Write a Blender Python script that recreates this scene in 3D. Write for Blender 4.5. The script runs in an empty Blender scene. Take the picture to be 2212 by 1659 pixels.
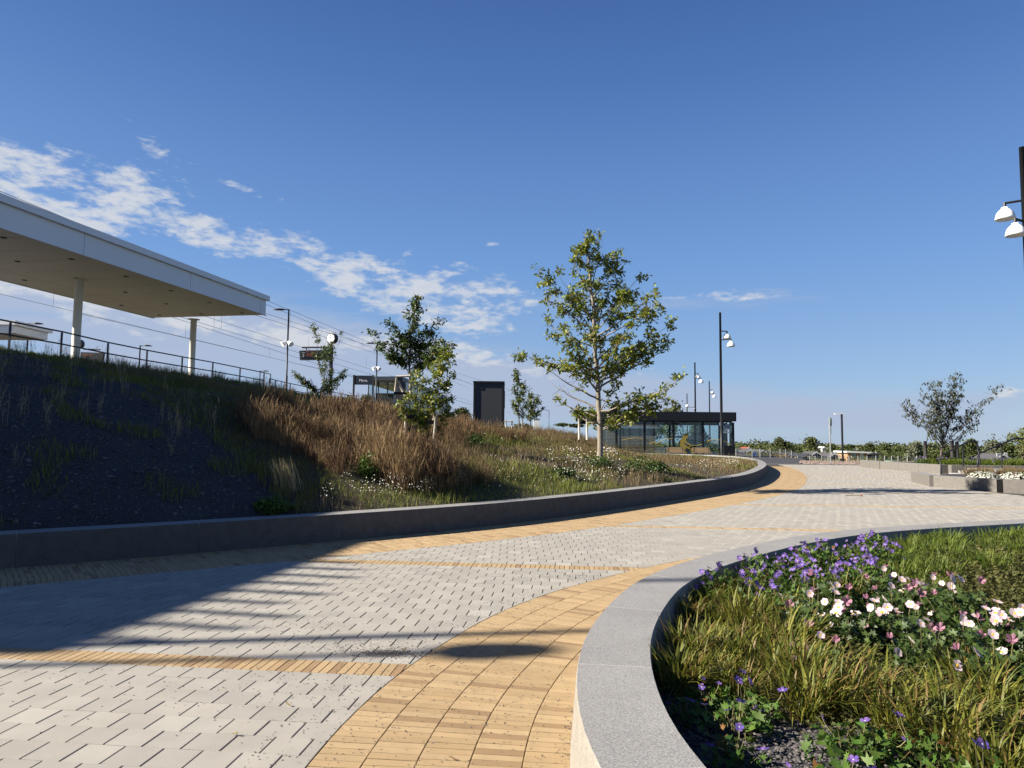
import bpy, math, random
import numpy as np
from mathutils import Vector, Matrix
rnd = random.Random(7)
R = np.random.default_rng(11)
sc = bpy.context.scene
C = sc.collection
rad = math.radians
# ------------------------------------------------------------------ camera
F = 1534.0; HC = 1.65; H0 = 950.0; ROLL = 0.010        # measured on a 2212 px wide copy
TH = math.atan((H0 - 829.5) / F)
cam = bpy.data.cameras.new('camera'); co = bpy.data.objects.new('camera', cam); C.objects.link(co)
cam.sensor_width = 36.0; cam.lens = 36.0 * F / 2212.0; cam.clip_start = 0.05; cam.clip_end = 3000
co.location = (0, 0, HC)
co.matrix_world = Matrix.Translation((0, 0, HC)) @ Matrix.Rotation(math.pi/2 + TH, 4, 'X') @ Matrix.Rotation(ROLL, 4, 'Z')
sc.camera = co
# ------------------------------------------------------------------ light and exposure
SUN_EL = rad(29); SUN_AZ = rad(8)                      # light travels towards (cos az, sin az)
SKY_STRENGTH = 0.040
sun = bpy.data.lights.new('sun', 'SUN'); so = bpy.data.objects.new('sun', sun); C.objects.link(so)
sun.energy = 5.0; sun.angle = rad(0.53); sun.color = (1.0, 0.91, 0.78)
ld = Vector((math.cos(SUN_AZ)*math.cos(SUN_EL), math.sin(SUN_AZ)*math.cos(SUN_EL), -math.sin(SUN_EL)))
so.rotation_euler = ld.to_track_quat('-Z', 'Y').to_euler(); so.location = (-60, -8, 40)
sc.view_settings.view_transform = 'Standard'; sc.view_settings.look = 'None'
sc.view_settings.exposure = 1.55; sc.view_settings.gamma = 1.0
try: sc.view_settings.use_curve_mapping = False
except Exception: pass
sc.cycles.use_denoising = True
sc.cycles.max_bounces = 8; sc.cycles.transparent_max_bounces = 24
try: sc.cycles.denoiser = 'OPENIMAGEDENOISE'
except Exception: pass

# ------------------------------------------------------------------ measuring helpers (photo -> world)
_c, _s = math.cos(ROLL), math.sin(ROLL); _ct, _st = math.cos(TH), math.sin(TH)
def ray(x, y):
    u = x - 1106.; v = y - 829.5
    u2 = u*_c + v*_s; v2 = -u*_s + v*_c
    return np.array([u2, F*_ct + v2*_st, F*_st - v2*_ct])
def G(x, y, z=0.):
    d = ray(x, y); t = (z - HC)/d[2]; p = d*t; return float(p[0]), float(p[1])
def A(x, y, Y):
    d = ray(x, y); t = Y/d[1]; p = d*t; return (float(p[0]), float(p[1]), float(p[2]) + HC)
def proj(X, Y, Z):
    Z = Z - HC; f = Y*_ct + Z*_st; up = -Y*_st + Z*_ct
    f = np.where(f > .05, f, .05)
    u2 = X/f*F; v2 = -up/f*F
    return 1106. + u2*_c - v2*_s, 829.5 + u2*_s + v2*_c

# ------------------------------------------------------------------ world: clear morning sky with broken cloud
w = bpy.data.worlds.new('World'); sc.world = w; w.use_nodes = True
nt = w.node_tree; nt.nodes.clear()
def N(tree, typ, **kw):
    n = tree.nodes.new(typ)
    for k, v in kw.items():
        if k.startswith('i_'):
            n.inputs[k[2:].replace('_', ' ')].default_value = v
        elif hasattr(n, k): setattr(n, k, v)
    return n
def M_(tree, op, a, b=None, c=None, clamp=False):
    n = tree.nodes.new('ShaderNodeMath'); n.operation = op; n.use_clamp = clamp
    for i, v in enumerate((a, b, c)):
        if v is None: continue
        if isinstance(v, (int, float)): n.inputs[i].default_value = v
        else: tree.links.new(v, n.inputs[i])
    return n.outputs[0]
L = nt.links.new
sky = N(nt, 'ShaderNodeTexSky'); sky.sky_type = 'NISHITA'; sky.sun_disc = False
sky.sun_elevation = SUN_EL; sky.sun_rotation = math.pi*1.5 - SUN_AZ
sky.altitude = 20; sky.air_density = 1.0; sky.dust_density = 0.35; sky.ozone_density = 2.2
tc = N(nt, 'ShaderNodeTexCoord')
sx = N(nt, 'ShaderNodeSeparateXYZ'); L(tc.outputs['Generated'], sx.inputs[0])
X_, Y_, Z_ = sx.outputs
az = M_(nt, 'ARCTAN2', X_, Y_); el = M_(nt, 'ARCSINE', Z_)
zz = M_(nt, 'MAXIMUM', M_(nt, 'ADD', Z_, 0.05), 0.03)
cx = N(nt, 'ShaderNodeCombineXYZ'); L(M_(nt, 'DIVIDE', X_, zz), cx.inputs[0]); L(M_(nt, 'DIVIDE', Y_, zz), cx.inputs[1])
def azel(x, y):
    d = ray(x, y); d = d/np.linalg.norm(d); return math.atan2(d[0], d[1]), math.asin(d[2])
def blob(x, y, rx, ry, rot, amp):
    a0, e0 = azel(x, y); k = 1/1534.
    da = M_(nt, 'SUBTRACT', az, a0); de = M_(nt, 'SUBTRACT', el, e0)
    c, s = math.cos(rot), math.sin(rot)
    u = M_(nt, 'ADD', M_(nt, 'MULTIPLY', da, c/(rx*k)), M_(nt, 'MULTIPLY', de, s/(rx*k)))
    v = M_(nt, 'ADD', M_(nt, 'MULTIPLY', da, -s/(ry*k)), M_(nt, 'MULTIPLY', de, c/(ry*k)))
    q = M_(nt, 'ADD', M_(nt, 'MULTIPLY', u, u), M_(nt, 'MULTIPLY', v, v))
    return M_(nt, 'MULTIPLY', M_(nt, 'EXPONENT', M_(nt, 'MULTIPLY', q, -1.0)), amp)
def addall(l):
    r = l[0]
    for q in l[1:]: r = M_(nt, 'ADD', r, q)
    return r
mask1 = addall([blob(40, 395, 130, 55, -.5, 1.0), blob(165, 430, 120, 45, -.55, 1.0), blob(330, 450, 150, 42, -.42, 1.0), blob(470, 505, 90, 34, -.15, .95),
                blob(345, 325, 90, 30, -.5, .8), blob(290, 385, 70, 22, -.2, .6), blob(500, 396, 50, 16, -.2, .65), blob(600, 425, 55, 12, -.1, .6),
                blob(165, 280, 26, 14, -.4, .6), blob(40, 320, 60, 12, -.2, .3), blob(630, 540, 85, 34, -.2, 1.0), blob(760, 590, 120, 46, -.3, 1.0), blob(840, 640, 120, 38, -.2, .95), blob(970, 600, 130, 55, -.1, .95),
                blob(1100, 640, 90, 40, 0, .7), blob(1010, 700, 150, 34, 0, .9), blob(1065, 527, 34, 8, .1, .6), blob(490, 552, 30, 7, 0, .5),
                blob(1050, 775, 75, 26, -.08, 1.1), blob(1180, 800, 70, 26, -.1, .9), blob(960, 760, 80, 22, 0, .9), blob(420, 690, 160, 30, -.12, .95), blob(120, 640, 170, 34, -.1, 1.0), blob(650, 740, 130, 26, -.1, .9), blob(860, 745, 90, 20, 0, .85), blob(1350, 800, 120, 20, 0, .6), blob(330, 730, 80, 14, -.12, .75), blob(700, 720, 120, 24, -.1, .75),
                blob(1530, 638, 140, 13, .02, .95), blob(1640, 642, 70, 8, 0, .8), blob(2170, 848, 60, 12, .05, .9), blob(1650, 840, 100, 10, .0, .35)])
mask2 = addall([blob(150, 680, 420, 85, -.10, 1.2), blob(600, 770, 420, 90, -.12, 1.0), blob(1000, 830, 380, 75, -.03, 1.0), blob(1250, 660, 120, 40, 0, .5), blob(1550, 648, 190, 20, .03, .75),
                blob(1500, 850, 380, 44, -.02, .95), blob(1800, 900, 380, 30, -.02, .85), blob(2130, 862, 150, 22, .05, .6)])
ae = N(nt, 'ShaderNodeCombineXYZ'); L(az, ae.inputs[0]); L(M_(nt, 'MULTIPLY', el, 1.9), ae.inputs[1])
def noise(vec, sc_, det, ro, di=0.):
    n = N(nt, 'ShaderNodeTexNoise'); L(vec, n.inputs['Vector']); n.inputs['Scale'].default_value = sc_; n.inputs['Detail'].default_value = det; n.inputs['Roughness'].default_value = ro; n.inputs['Distortion'].default_value = di; return n.outputs[0]
mp = N(nt, 'ShaderNodeMapping'); L(ae.outputs[0], mp.inputs[0]); mp.inputs['Rotation'].default_value = (0, 0, .25); mp.inputs['Scale'].default_value = (1.0, 1.35, 1)
nA = noise(mp.outputs[0], 17, 8, .62, .25); nB = noise(mp.outputs[0], 46, 5, .6, .2)
n1o = M_(nt, 'ADD', M_(nt, 'MULTIPLY', nA, .66), M_(nt, 'MULTIPLY', nB, .34))
sq = N(nt, 'ShaderNodeMapping'); L(ae.outputs[0], sq.inputs[0]); sq.inputs['Scale'].default_value = (1., 3.2, 1); n2o = noise(sq.outputs[0], 3.2, 8, .58, .3)
def ss(v, a, b):
    m = N(nt, 'ShaderNodeMapRange'); m.interpolation_type = 'SMOOTHSTEP'
    L(v, m.inputs[0]); m.inputs[1].default_value = a; m.inputs[2].default_value = b
    return m.outputs[0]
d1 = ss(M_(nt, 'ADD', n1o, M_(nt, 'MULTIPLY', M_(nt, 'MINIMUM', mask1, 1.1), .235)), .645, .83); d1 = M_(nt, 'MULTIPLY', d1, M_(nt, 'MULTIPLY', mask1, 3.0, clamp=True))
d2 = M_(nt, 'MULTIPLY', ss(M_(nt, 'ADD', n2o, M_(nt, 'MULTIPLY', M_(nt, 'MINIMUM', mask2, 1.0), .34)), .54, .88), .85); d2 = M_(nt, 'MULTIPLY', d2, M_(nt, 'MULTIPLY', mask2, 2.2, clamp=True))
elmask = ss(el, -.01, .01)
cr = N(nt, 'ShaderNodeValToRGB'); L(ss(el, -.02, 1.0), cr.inputs[0]) if False else L(M_(nt, 'MULTIPLY', el, 1/1.2, clamp=True), cr.inputs[0])
ks = ((0., (.32, .47, .70)), (.08, (.24, .41, .71)), (.2, (.15, .32, .69)), (.40, (.060, .165, .48)), (.56, (.028, .088, .30)), (1., (.018, .055, .19)))
while len(cr.color_ramp.elements) < len(ks): cr.color_ramp.elements.new(.5)
for e_, (p_, c_) in zip(cr.color_ramp.elements, ks): e_.position = p_; e_.color = (*c_, 1)
bg0 = N(nt, 'ShaderNodeBackground'); L(sky.outputs[0], bg0.inputs[0]); bg0.inputs[1].default_value = SKY_STRENGTH
bgr = N(nt, 'ShaderNodeBackground'); L(cr.outputs[0], bgr.inputs[0]); bgr.inputs[1].default_value = .37
bg1 = N(nt, 'ShaderNodeMixShader'); bg1.inputs[0].default_value = .72; L(bg0.outputs[0], bg1.inputs[1]); L(bgr.outputs[0], bg1.inputs[2])
bgc = N(nt, 'ShaderNodeBackground'); bgc.inputs[0].default_value = (.84, .88, .95, 1); bgc.inputs[1].default_value = .27
bgs = N(nt, 'ShaderNodeBackground'); bgs.inputs[0].default_value = (.58, .67, .88, 1); bgs.inputs[1].default_value = .26
mx2 = N(nt, 'ShaderNodeMixShader'); L(M_(nt, 'MULTIPLY', d2, elmask), mx2.inputs[0]); L(bg1.outputs[0], mx2.inputs[1]); L(bgs.outputs[0], mx2.inputs[2])
mx1 = N(nt, 'ShaderNodeMixShader'); L(M_(nt, 'MULTIPLY', d1, .9), mx1.inputs[0]); L(mx2.outputs[0], mx1.inputs[1]); L(bgc.outputs[0], mx1.inputs[2])
wo = N(nt, 'ShaderNodeOutputWorld'); L(mx1.outputs[0], wo.inputs[0])
w.cycles.sampling_method = 'MANUAL'; w.cycles.sample_map_resolution = 512

# ------------------------------------------------------------------ materials
def mat(name, col, rough=.8, metal=0., var=None, nscale=0., namp=.25, bump=0., bscale=60., spec=.3, vary=0., dark=None, darkf=.0, trans=0., coords='Object', speck=None):
    """procedural: base colour, large mottling (namp at nscale), per piece variation (vary), rare darker pieces (dark), fine bump"""
    m = bpy.data.materials.new(name); m.use_nodes = True
    t = m.node_tree; b = t.nodes['Principled BSDF']; lk = t.links.new
    b.inputs['Roughness'].default_value = rough; b.inputs['Metallic'].default_value = metal
    b.inputs['Specular IOR Level'].default_value = spec
    tcn = t.nodes.new('ShaderNodeTexCoord')
    geo = t.nodes.new('ShaderNodeNewGeometry'); oi = t.nodes.new('ShaderNodeObjectInfo')
    pos = geo.outputs['Position']
    def rgb(c): return (c[0], c[1], c[2], 1)
    cur = t.nodes.new('ShaderNodeRGB'); cur.outputs[0].default_value = rgb(col); cur = cur.outputs[0]
    def mix(f, a, c2, bt='MIX'):
        q = t.nodes.new('ShaderNodeMix'); q.data_type = 'RGBA'; q.blend_type = bt
        if isinstance(f, float): q.inputs[0].default_value = f
        else: lk(f, q.inputs[0])
        lk(a, q.inputs[6])
        if isinstance(c2, tuple): q.inputs[7].default_value = rgb(c2)
        else: lk(c2, q.inputs[7])
        return q.outputs[2]
    rn = M_(t, 'FRACT', M_(t, 'ADD', geo.outputs['Random Per Island'], oi.outputs['Random']))
    if var is not None: cur = mix(rn, cur, var)
    if dark is not None:
        r2 = M_(t, 'FRACT', M_(t, 'MULTIPLY', rn, 17.3))
        f = M_(t, 'MULTIPLY', M_(t, 'LESS_THAN', r2, darkf), .75)
        cur = mix(f, cur, dark)
    if vary:
        r3 = M_(t, 'FRACT', M_(t, 'MULTIPLY', rn, 7.77))
        k = M_(t, 'ADD', M_(t, 'MULTIPLY', r3, vary), 1 - vary/2)
        hsv = t.nodes.new('ShaderNodeHueSaturation'); lk(k, hsv.inputs['Value']); lk(cur, hsv.inputs['Color']); cur = hsv.outputs[0]
    if nscale:
        nn = t.nodes.new('ShaderNodeTexNoise'); lk(pos, nn.inputs['Vector']); nn.inputs['Scale'].default_value = nscale; nn.inputs['Detail'].default_value = 5
        k = M_(t, 'ADD', M_(t, 'MULTIPLY', M_(t, 'SUBTRACT', nn.outputs[0], .5), namp*2.4), 1.0)
        hsv = t.nodes.new('ShaderNodeHueSaturation'); lk(k, hsv.inputs['Value']); lk(cur, hsv.inputs['Color']); cur = hsv.outputs[0]
    if speck:
        nn = t.nodes.new('ShaderNodeTexNoise'); lk(pos, nn.inputs['Vector']); nn.inputs['Scale'].default_value = speck[0]; nn.inputs['Detail'].default_value = 2
        k = M_(t, 'ADD', M_(t, 'MULTIPLY', M_(t, 'SUBTRACT', nn.outputs[0], .5), speck[1]*3.), 1.0)
        hsv = t.nodes.new('ShaderNodeHueSaturation'); lk(k, hsv.inputs['Value']); lk(cur, hsv.inputs['Color']); cur = hsv.outputs[0]
    lk(cur, b.inputs['Base Color'])
    if bump:
        bn = t.nodes.new('ShaderNodeTexNoise'); lk(pos, bn.inputs['Vector']); bn.inputs['Scale'].default_value = bscale; bn.inputs['Detail'].default_value = 5
        bp = t.nodes.new('ShaderNodeBump'); bp.inputs['Strength'].default_value = min(bump, 1.); bp.inputs['Distance'].default_value = .01*max(1, bump)
        lk(bn.outputs[0], bp.inputs['Height']); lk(bp.outputs[0], b.inputs['Normal'])
    if trans:
        out = t.nodes['Material Output']
        tr = t.nodes.new('ShaderNodeBsdfTranslucent'); mxs = t.nodes.new('ShaderNodeMixShader'); mxs.inputs[0].default_value = trans
        lk(cur, tr.inputs[0]); lk(b.outputs[0], mxs.inputs[1]); lk(tr.outputs[0], mxs.inputs[2]); lk(mxs.outputs[0], out.inputs[0])
    return m
def glass(name, tint, fac):
    m = bpy.data.materials.new(name); m.use_nodes = True; t = m.node_tree; t.nodes.clear()
    o = t.nodes.new('ShaderNodeOutputMaterial'); tr = t.nodes.new('ShaderNodeBsdfTransparent'); tr.inputs[0].default_value = (*tint, 1)
    gl = t.nodes.new('ShaderNodeBsdfGlossy'); gl.inputs['Roughness'].default_value = .02; gl.inputs[0].default_value = (.9, .95, .95, 1)
    mx = t.nodes.new('ShaderNodeMixShader'); fr = t.nodes.new('ShaderNodeFresnel'); fr.inputs[0].default_value = 1.45; t.links.new(M_(t, 'MULTIPLY', fr.outputs[0], fac*10, clamp=True), mx.inputs[0])
    t.links.new(tr.outputs[0], mx.inputs[1]); t.links.new(gl.outputs[0], mx.inputs[2]); t.links.new(mx.outputs[0], o.inputs[0])
    return m
def emis(name, col, s):
    m = bpy.data.materials.new(name); m.use_nodes = True; b = m.node_tree.nodes['Principled BSDF']
    b.inputs['Base Color'].default_value = (.02, .02, .02, 1); b.inputs['Emission Color'].default_value = (*col, 1); b.inputs['Emission Strength'].default_value = s
    return m
MT = dict(
 slab=mat('grey concrete', (.290, .274, .243), .85, var=(.268, .255, .230), nscale=3.2, namp=.15, bump=.25, bscale=150, vary=.10, dark=(.315, .305, .27), darkf=.10, speck=(90, .05)),
 brick=mat('yellow brick', (.345, .252, .142), .88, var=(.305, .215, .115), nscale=7, namp=.13, bump=.4, bscale=180, vary=.16, dark=(.215, .138, .075), darkf=.08, speck=(260, .09)),
 joint=mat('joint sand', (.045, .040, .034), .95, nscale=40, namp=.3, bump=.5, bscale=200),
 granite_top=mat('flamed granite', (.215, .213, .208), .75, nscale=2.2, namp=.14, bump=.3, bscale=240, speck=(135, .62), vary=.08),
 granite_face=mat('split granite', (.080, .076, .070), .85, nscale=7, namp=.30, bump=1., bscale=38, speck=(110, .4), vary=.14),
 granite_mid=mat('weathered hewn granite', (.118, .110, .100), .85, nscale=9, namp=.2, bump=1., bscale=30, speck=(80, .5), vary=.08),
 granite_pale=mat('pale hewn granite', (.20, .185, .16), .85, nscale=9, namp=.2, bump=1., bscale=38, speck=(120, .4), vary=.08),
 mortar=mat('light mortar', (.31, .305, .285), .9, nscale=30, namp=.1),
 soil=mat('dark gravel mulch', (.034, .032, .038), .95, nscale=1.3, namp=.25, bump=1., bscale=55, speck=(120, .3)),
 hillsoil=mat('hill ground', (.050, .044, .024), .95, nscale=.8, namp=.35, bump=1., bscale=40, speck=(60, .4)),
 stone=mat('small dark stones', (.06, .057, .058), .85, var=(.115, .105, .098), vary=.5),
 redstone=mat('reddish field stones', (.17, .12, .10), .9, var=(.23, .185, .16), vary=.5),
 asphalt=mat('asphalt', (.042, .043, .047), .9, nscale=.6, namp=.15, bump=.3, bscale=90, speck=(80, .2)),
 lowland=mat('dry lowland grass', (.10, .105, .045), .95, nscale=.12, namp=.4),
 white=mat('white coated metal', (.66, .67, .68), .45, nscale=.6, namp=.03, spec=.4),
 soffit=mat('white soffit board', (.62, .61, .60), .55, nscale=.4, namp=.04),
 column=mat('cream painted steel', (.60, .58, .50), .5),
 black=mat('black powder coat', (.009, .010, .013), .45, spec=.3, nscale=3, namp=.1),
 blackwood=mat('black stained post', (.028, .026, .025), .8),
 darkgrey=mat('dark grey panel', (.045, .047, .052), .55, nscale=2, namp=.1, bump=.6, bscale=22),
 darkblue=mat('dark blue steel', (.022, .030, .045), .45),
 lampwhite=mat('white lamp shade', (.78, .78, .76), .35),
 lampin=mat('lamp opening', (.5, .5, .48), .4),
 galv=mat('galvanised steel', (.32, .33, .33), .45, metal=.6),
 pine=mat('pale pine wood', (.38, .27, .15), .75, nscale=6, namp=.12, vary=.15),
 rawwood=mat('debarked stake wood', (.48, .43, .35), .85, nscale=7, namp=.2, vary=.15),
 slat=mat('brown timber slat', (.30, .19, .11), .8, nscale=5, namp=.2, vary=.3),
 slatdark=mat('dark backing', (.02, .016, .013), .9),
 sedum=mat('sedum roof', (.16, .075, .04), .95, nscale=1.5, namp=.5, bump=1, bscale=20),
 strap=mat('black strap', (.012, .012, .012), .8),
 oak=mat('oak bark', (.20, .175, .14), .95, nscale=9, namp=.3, bump=1., bscale=30),
 bark=mat('dark bark', (.10, .085, .07), .95, nscale=12, namp=.25, bump=.8, bscale=40),
 leaf_oak=mat('oak leaves', (.105, .160, .018), .5, var=(.215, .225, .030), vary=.6, dark=(.25, .17, .03), darkf=.06, trans=.30, spec=.4),
 leaf_dark=mat('dark oak leaves', (.048, .085, .018), .5, var=(.10, .13, .024), vary=.6, dark=(.2, .13, .03), darkf=.03, trans=.25, spec=.4),
 leaf_mag=mat('drooping leaves', (.030, .045, .025), .55, var=(.06, .065, .035), vary=.5, trans=.2),
 far_green=mat('far foliage', (.030, .050, .014), .8, var=(.075, .085, .024), vary=.5, trans=.15),
 far_light=mat('far light foliage', (.07, .09, .026), .8, var=(.12, .13, .045), vary=.5, trans=.15),
 far_grey=mat('far willow foliage', (.085, .10, .06), .8, var=(.12, .13, .08), vary=.4, trans=.15),
 grass=mat('hill grass', (.085, .120, .016), .7, var=(.155, .165, .030), vary=.5, dark=(.20, .16, .07), darkf=.10, trans=.35),
 drygrass=mat('dry seed grass', (.17, .125, .06), .8, var=(.12, .085, .042), vary=.5, trans=.2),
 brush=mat('dry russet stems', (.125, .072, .034), .85, var=(.20, .13, .065), vary=.6, dark=(.05, .026, .015), darkf=.35, trans=.1),
 brush_tan=mat('golden tan stems', (.20, .13, .06), .85, var=(.27, .19, .10), vary=.5, trans=.1),
 brush_dark=mat('dark withered stems', (.045, .026, .016), .9, var=(.09, .05, .03), vary=.5),
 weed=mat('weed stems', (.10, .10, .045), .8, var=(.16, .13, .06), vary=.4),
 reed=mat('pale reed stems', (.20, .18, .10), .8, var=(.28, .24, .14), vary=.3),
 hakone=mat('arching grass blades', (.072, .102, .012), .55, var=(.175, .165, .026), vary=.7, dark=(.20, .115, .045), darkf=.18, trans=.35, spec=.35),
 lushgrass=mat('green grass blades', (.068, .115, .014), .55, var=(.13, .155, .024), vary=.4, trans=.35),
 ger_leaf=mat('geranium leaves', (.032, .080, .010), .55, var=(.070, .115, .018), vary=.5, dark=(.16, .05, .02), darkf=.03, trans=.25),
 ane_leaf=mat('anemone leaves', (.024, .050, .010), .5, var=(.055, .085, .018), vary=.5, trans=.2),
 cover=mat('low ground cover', (.050, .058, .014), .7, var=(.08, .075, .02), vary=.5, trans=.2),
 purple=mat('violet petals', (.10, .07, .36), .6, var=(.23, .12, .36), vary=.35, trans=.35),
 pink=mat('pale pink petals', (.60, .44, .49), .6, var=(.66, .56, .58), vary=.15, trans=.3),
 mauve=mat('mauve petals', (.24, .10, .16), .6, var=(.36, .19, .25), vary=.3, trans=.3),
 yellow=mat('yellow flower centre', (.55, .33, .03), .7),
 daisy=mat('white flowers', (.52, .52, .46), .7, vary=.15, trans=.2),
 gold=mat('gold film', (.30, .225, .045), .6),
 bluegrey=mat('grey roof sheet', (.22, .24, .27), .7),
 red=mat('red shed boards', (.15, .022, .02), .8),
 whitewall=mat('white paint', (.52, .52, .50), .7),
 cream=mat('cream render', (.42, .37, .25), .8),
 darkroof=mat('dark roof', (.06, .06, .065), .8),
 redroof=mat('red tile roof', (.20, .055, .03), .8),
 teal=mat('pale teal cover', (.16, .30, .25), .6),
 yellowbin=mat('yellow plastic', (.80, .55, .03), .5), bluesign=mat('blue sign', (.03, .09, .35), .5), greensign=mat('green sign', (.055, .085, .065), .5),
 redp=mat('red bloom', (.25, .03, .03), .6), drain=mat('cast iron', (.05, .045, .04), .6, metal=.5),
 dryleaf=mat('fallen leaf', (.20, .12, .06), .8, var=(.3, .24, .08)),
 glass=glass('clear glass', (.90, .95, .96), .10), glassd=glass('tinted glass', (.80, .89, .90), .14),
 clockface=mat('clock face', (.72, .74, .76), .5), screen=mat('display screen', (.012, .016, .02), .3),
 orange=emis('orange display letters', (1., .25, .10), .13), lettering=mat('white lettering', (.8, .8, .8), .6),
 gutter=mat('wire', (.04, .045, .05), .6),
)

# ------------------------------------------------------------------ object helpers
def tag(o, label=None, cat=None, group=None, kind=None):
    if label: o['label'] = label
    if cat: o['category'] = cat
    if group: o['group'] = group
    if kind: o['kind'] = kind
    return o
def mesh_obj(name, V, Fc, m, parent=None, smooth=False, data=None, loc=None):
    if data is None:
        data = bpy.data.meshes.new(name)
        data.from_pydata([tuple(v) for v in V], [], [tuple(f) for f in Fc])
        for q in (m if isinstance(m, (list, tuple)) else [m]): data.materials.append(MT[q] if isinstance(q, str) else q)
        if smooth: data.polygons.foreach_set('use_smooth', [True]*len(data.polygons))
    o = bpy.data.objects.new(name, data); C.objects.link(o)
    if loc is not None: o.location = loc
    if parent is not None: o.parent = parent
    return o
def np_mesh(name, V, Q, m, parent=None, n=4, smooth=False, mi=None):
    """fast mesh from numpy arrays: V (k,3), Q (f,n)"""
    me = bpy.data.meshes.new(name)
    V = np.asarray(V, np.float32); Q = np.asarray(Q, np.int32)
    me.vertices.add(len(V)); me.vertices.foreach_set('co', V.ravel())
    me.loops.add(Q.size); me.loops.foreach_set('vertex_index', Q.ravel())
    me.polygons.add(len(Q)); me.polygons.foreach_set('loop_start', np.arange(0, Q.size, n, dtype=np.int32))
    for q in (m if isinstance(m, (list, tuple)) else [m]): me.materials.append(MT[q])
    if mi is not None: me.polygons.foreach_set('material_index', np.asarray(mi, np.int32))
    me.update(calc_edges=True)
    if smooth: me.polygons.foreach_set('use_smooth', np.ones(len(Q), bool))
    o = bpy.data.objects.new(name, me); C.objects.link(o)
    if parent is not None: o.parent = parent
    return o
def empty(name, loc=(0, 0, 0), rz=0, **k):
    o = bpy.data.objects.new(name, None); C.objects.link(o); o.location = loc; o.rotation_euler = (0, 0, rz)
    o.empty_display_size = .2
    tag(o, **k); return o
class MB:
    def __init__(s, origin=(0, 0, 0)): s.V = []; s.F = []; s.o = Vector(origin)
    def add(s, V, Fc):
        n = len(s.V); s.V += [tuple(Vector(v) - s.o) for v in V]; s.F += [tuple(i+n for i in f) for f in Fc]; return s
    def box(s, x0, x1, y0, y1, z0, z1):
        V = [(x0, y0, z0), (x1, y0, z0), (x1, y1, z0), (x0, y1, z0), (x0, y0, z1), (x1, y0, z1), (x1, y1, z1), (x0, y1, z1)]
        return s.add(V, [(3, 2, 1, 0), (4, 5, 6, 7), (0, 1, 5, 4), (1, 2, 6, 5), (2, 3, 7, 6), (3, 0, 4, 7)])
    def obox(s, p0, p1, wdt, z0, z1):
        """box along p0->p1 (xy) of width wdt, z0..z1"""
        a = Vector((p0[0], p0[1])); b = Vector((p1[0], p1[1])); d = (b-a).normalized(); n = Vector((-d.y, d.x))*wdt/2
        c = [a-n, b-n, b+n, a+n]
        V = [(q.x, q.y, z0) for q in c] + [(q.x, q.y, z1) for q in c]
        return s.add(V, [(3, 2, 1, 0), (4, 5, 6, 7), (0, 1, 5, 4), (1, 2, 6, 5), (2, 3, 7, 6), (3, 0, 4, 7)])
    def prism(s, poly, z0, z1):
        n = len(poly); V = [(p[0], p[1], z0) for p in poly] + [(p[0], p[1], z1) for p in poly]
        return s.add(V, [tuple(range(n))[::-1], tuple(range(n, 2*n))] + [(i, (i+1) % n, n+(i+1) % n, n+i) for i in range(n)])
    def vprism(s, poly, y0, y1):
        """outline in x,z extruded along y"""
        n = len(poly); V = [(p[0], y0, p[1]) for p in poly] + [(p[0], y1, p[1]) for p in poly]
        return s.add(V, [tuple(range(n)), tuple(range(n, 2*n))[::-1]] + [((i+1) % n, i, n+i, n+(i+1) % n) for i in range(n)])
    def tube(s, pts, r, n=8, cap=True):
        pts = [Vector(p) for p in pts]; rs = r if isinstance(r, (list, tuple)) else [r]*len(pts)
        V = []; Fc = []
        for i, p in enumerate(pts):
            d = (pts[min(i+1, len(pts)-1)] - pts[max(i-1, 0)]).normalized()
            u = d.cross(Vector((0, 0, 1)) if abs(d.z) < .9 else Vector((0, 1, 0))).normalized(); v = d.cross(u)
            for k in range(n):
                a = 2*math.pi*k/n; V.append(tuple(p + (u*math.cos(a) + v*math.sin(a))*rs[i]))
        for i in range(len(pts)-1):
            for k in range(n):
                Fc.append((i*n+k, i*n+(k+1) % n, (i+1)*n+(k+1) % n, (i+1)*n+k))
        if cap: Fc += [tuple(range(n)), tuple(range((len(pts)-1)*n, len(pts)*n))[::-1]]
        return s.add(V, Fc)
    def lathe(s, prof, c=(0, 0, 0), n=16):
        V = []; Fc = []
        for (r_, z) in prof:
            for k in range(n):
                a = 2*math.pi*k/n; V.append((c[0]+r_*math.cos(a), c[1]+r_*math.sin(a), c[2]+z))
        for i in range(len(prof)-1):
            for k in range(n): Fc.append((i*n+k, i*n+(k+1) % n, (i+1)*n+(k+1) % n, (i+1)*n+k))
        return s.add(V, Fc)
    def build(s, name, m, parent=None, smooth=False): return mesh_obj(name, s.V, s.F, m, parent, smooth)
def copy_tree(o, parent=None):
    c = o.copy(); C.objects.link(c); c.parent = parent
    for ch in o.children: copy_tree(ch, c)
    return c

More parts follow.
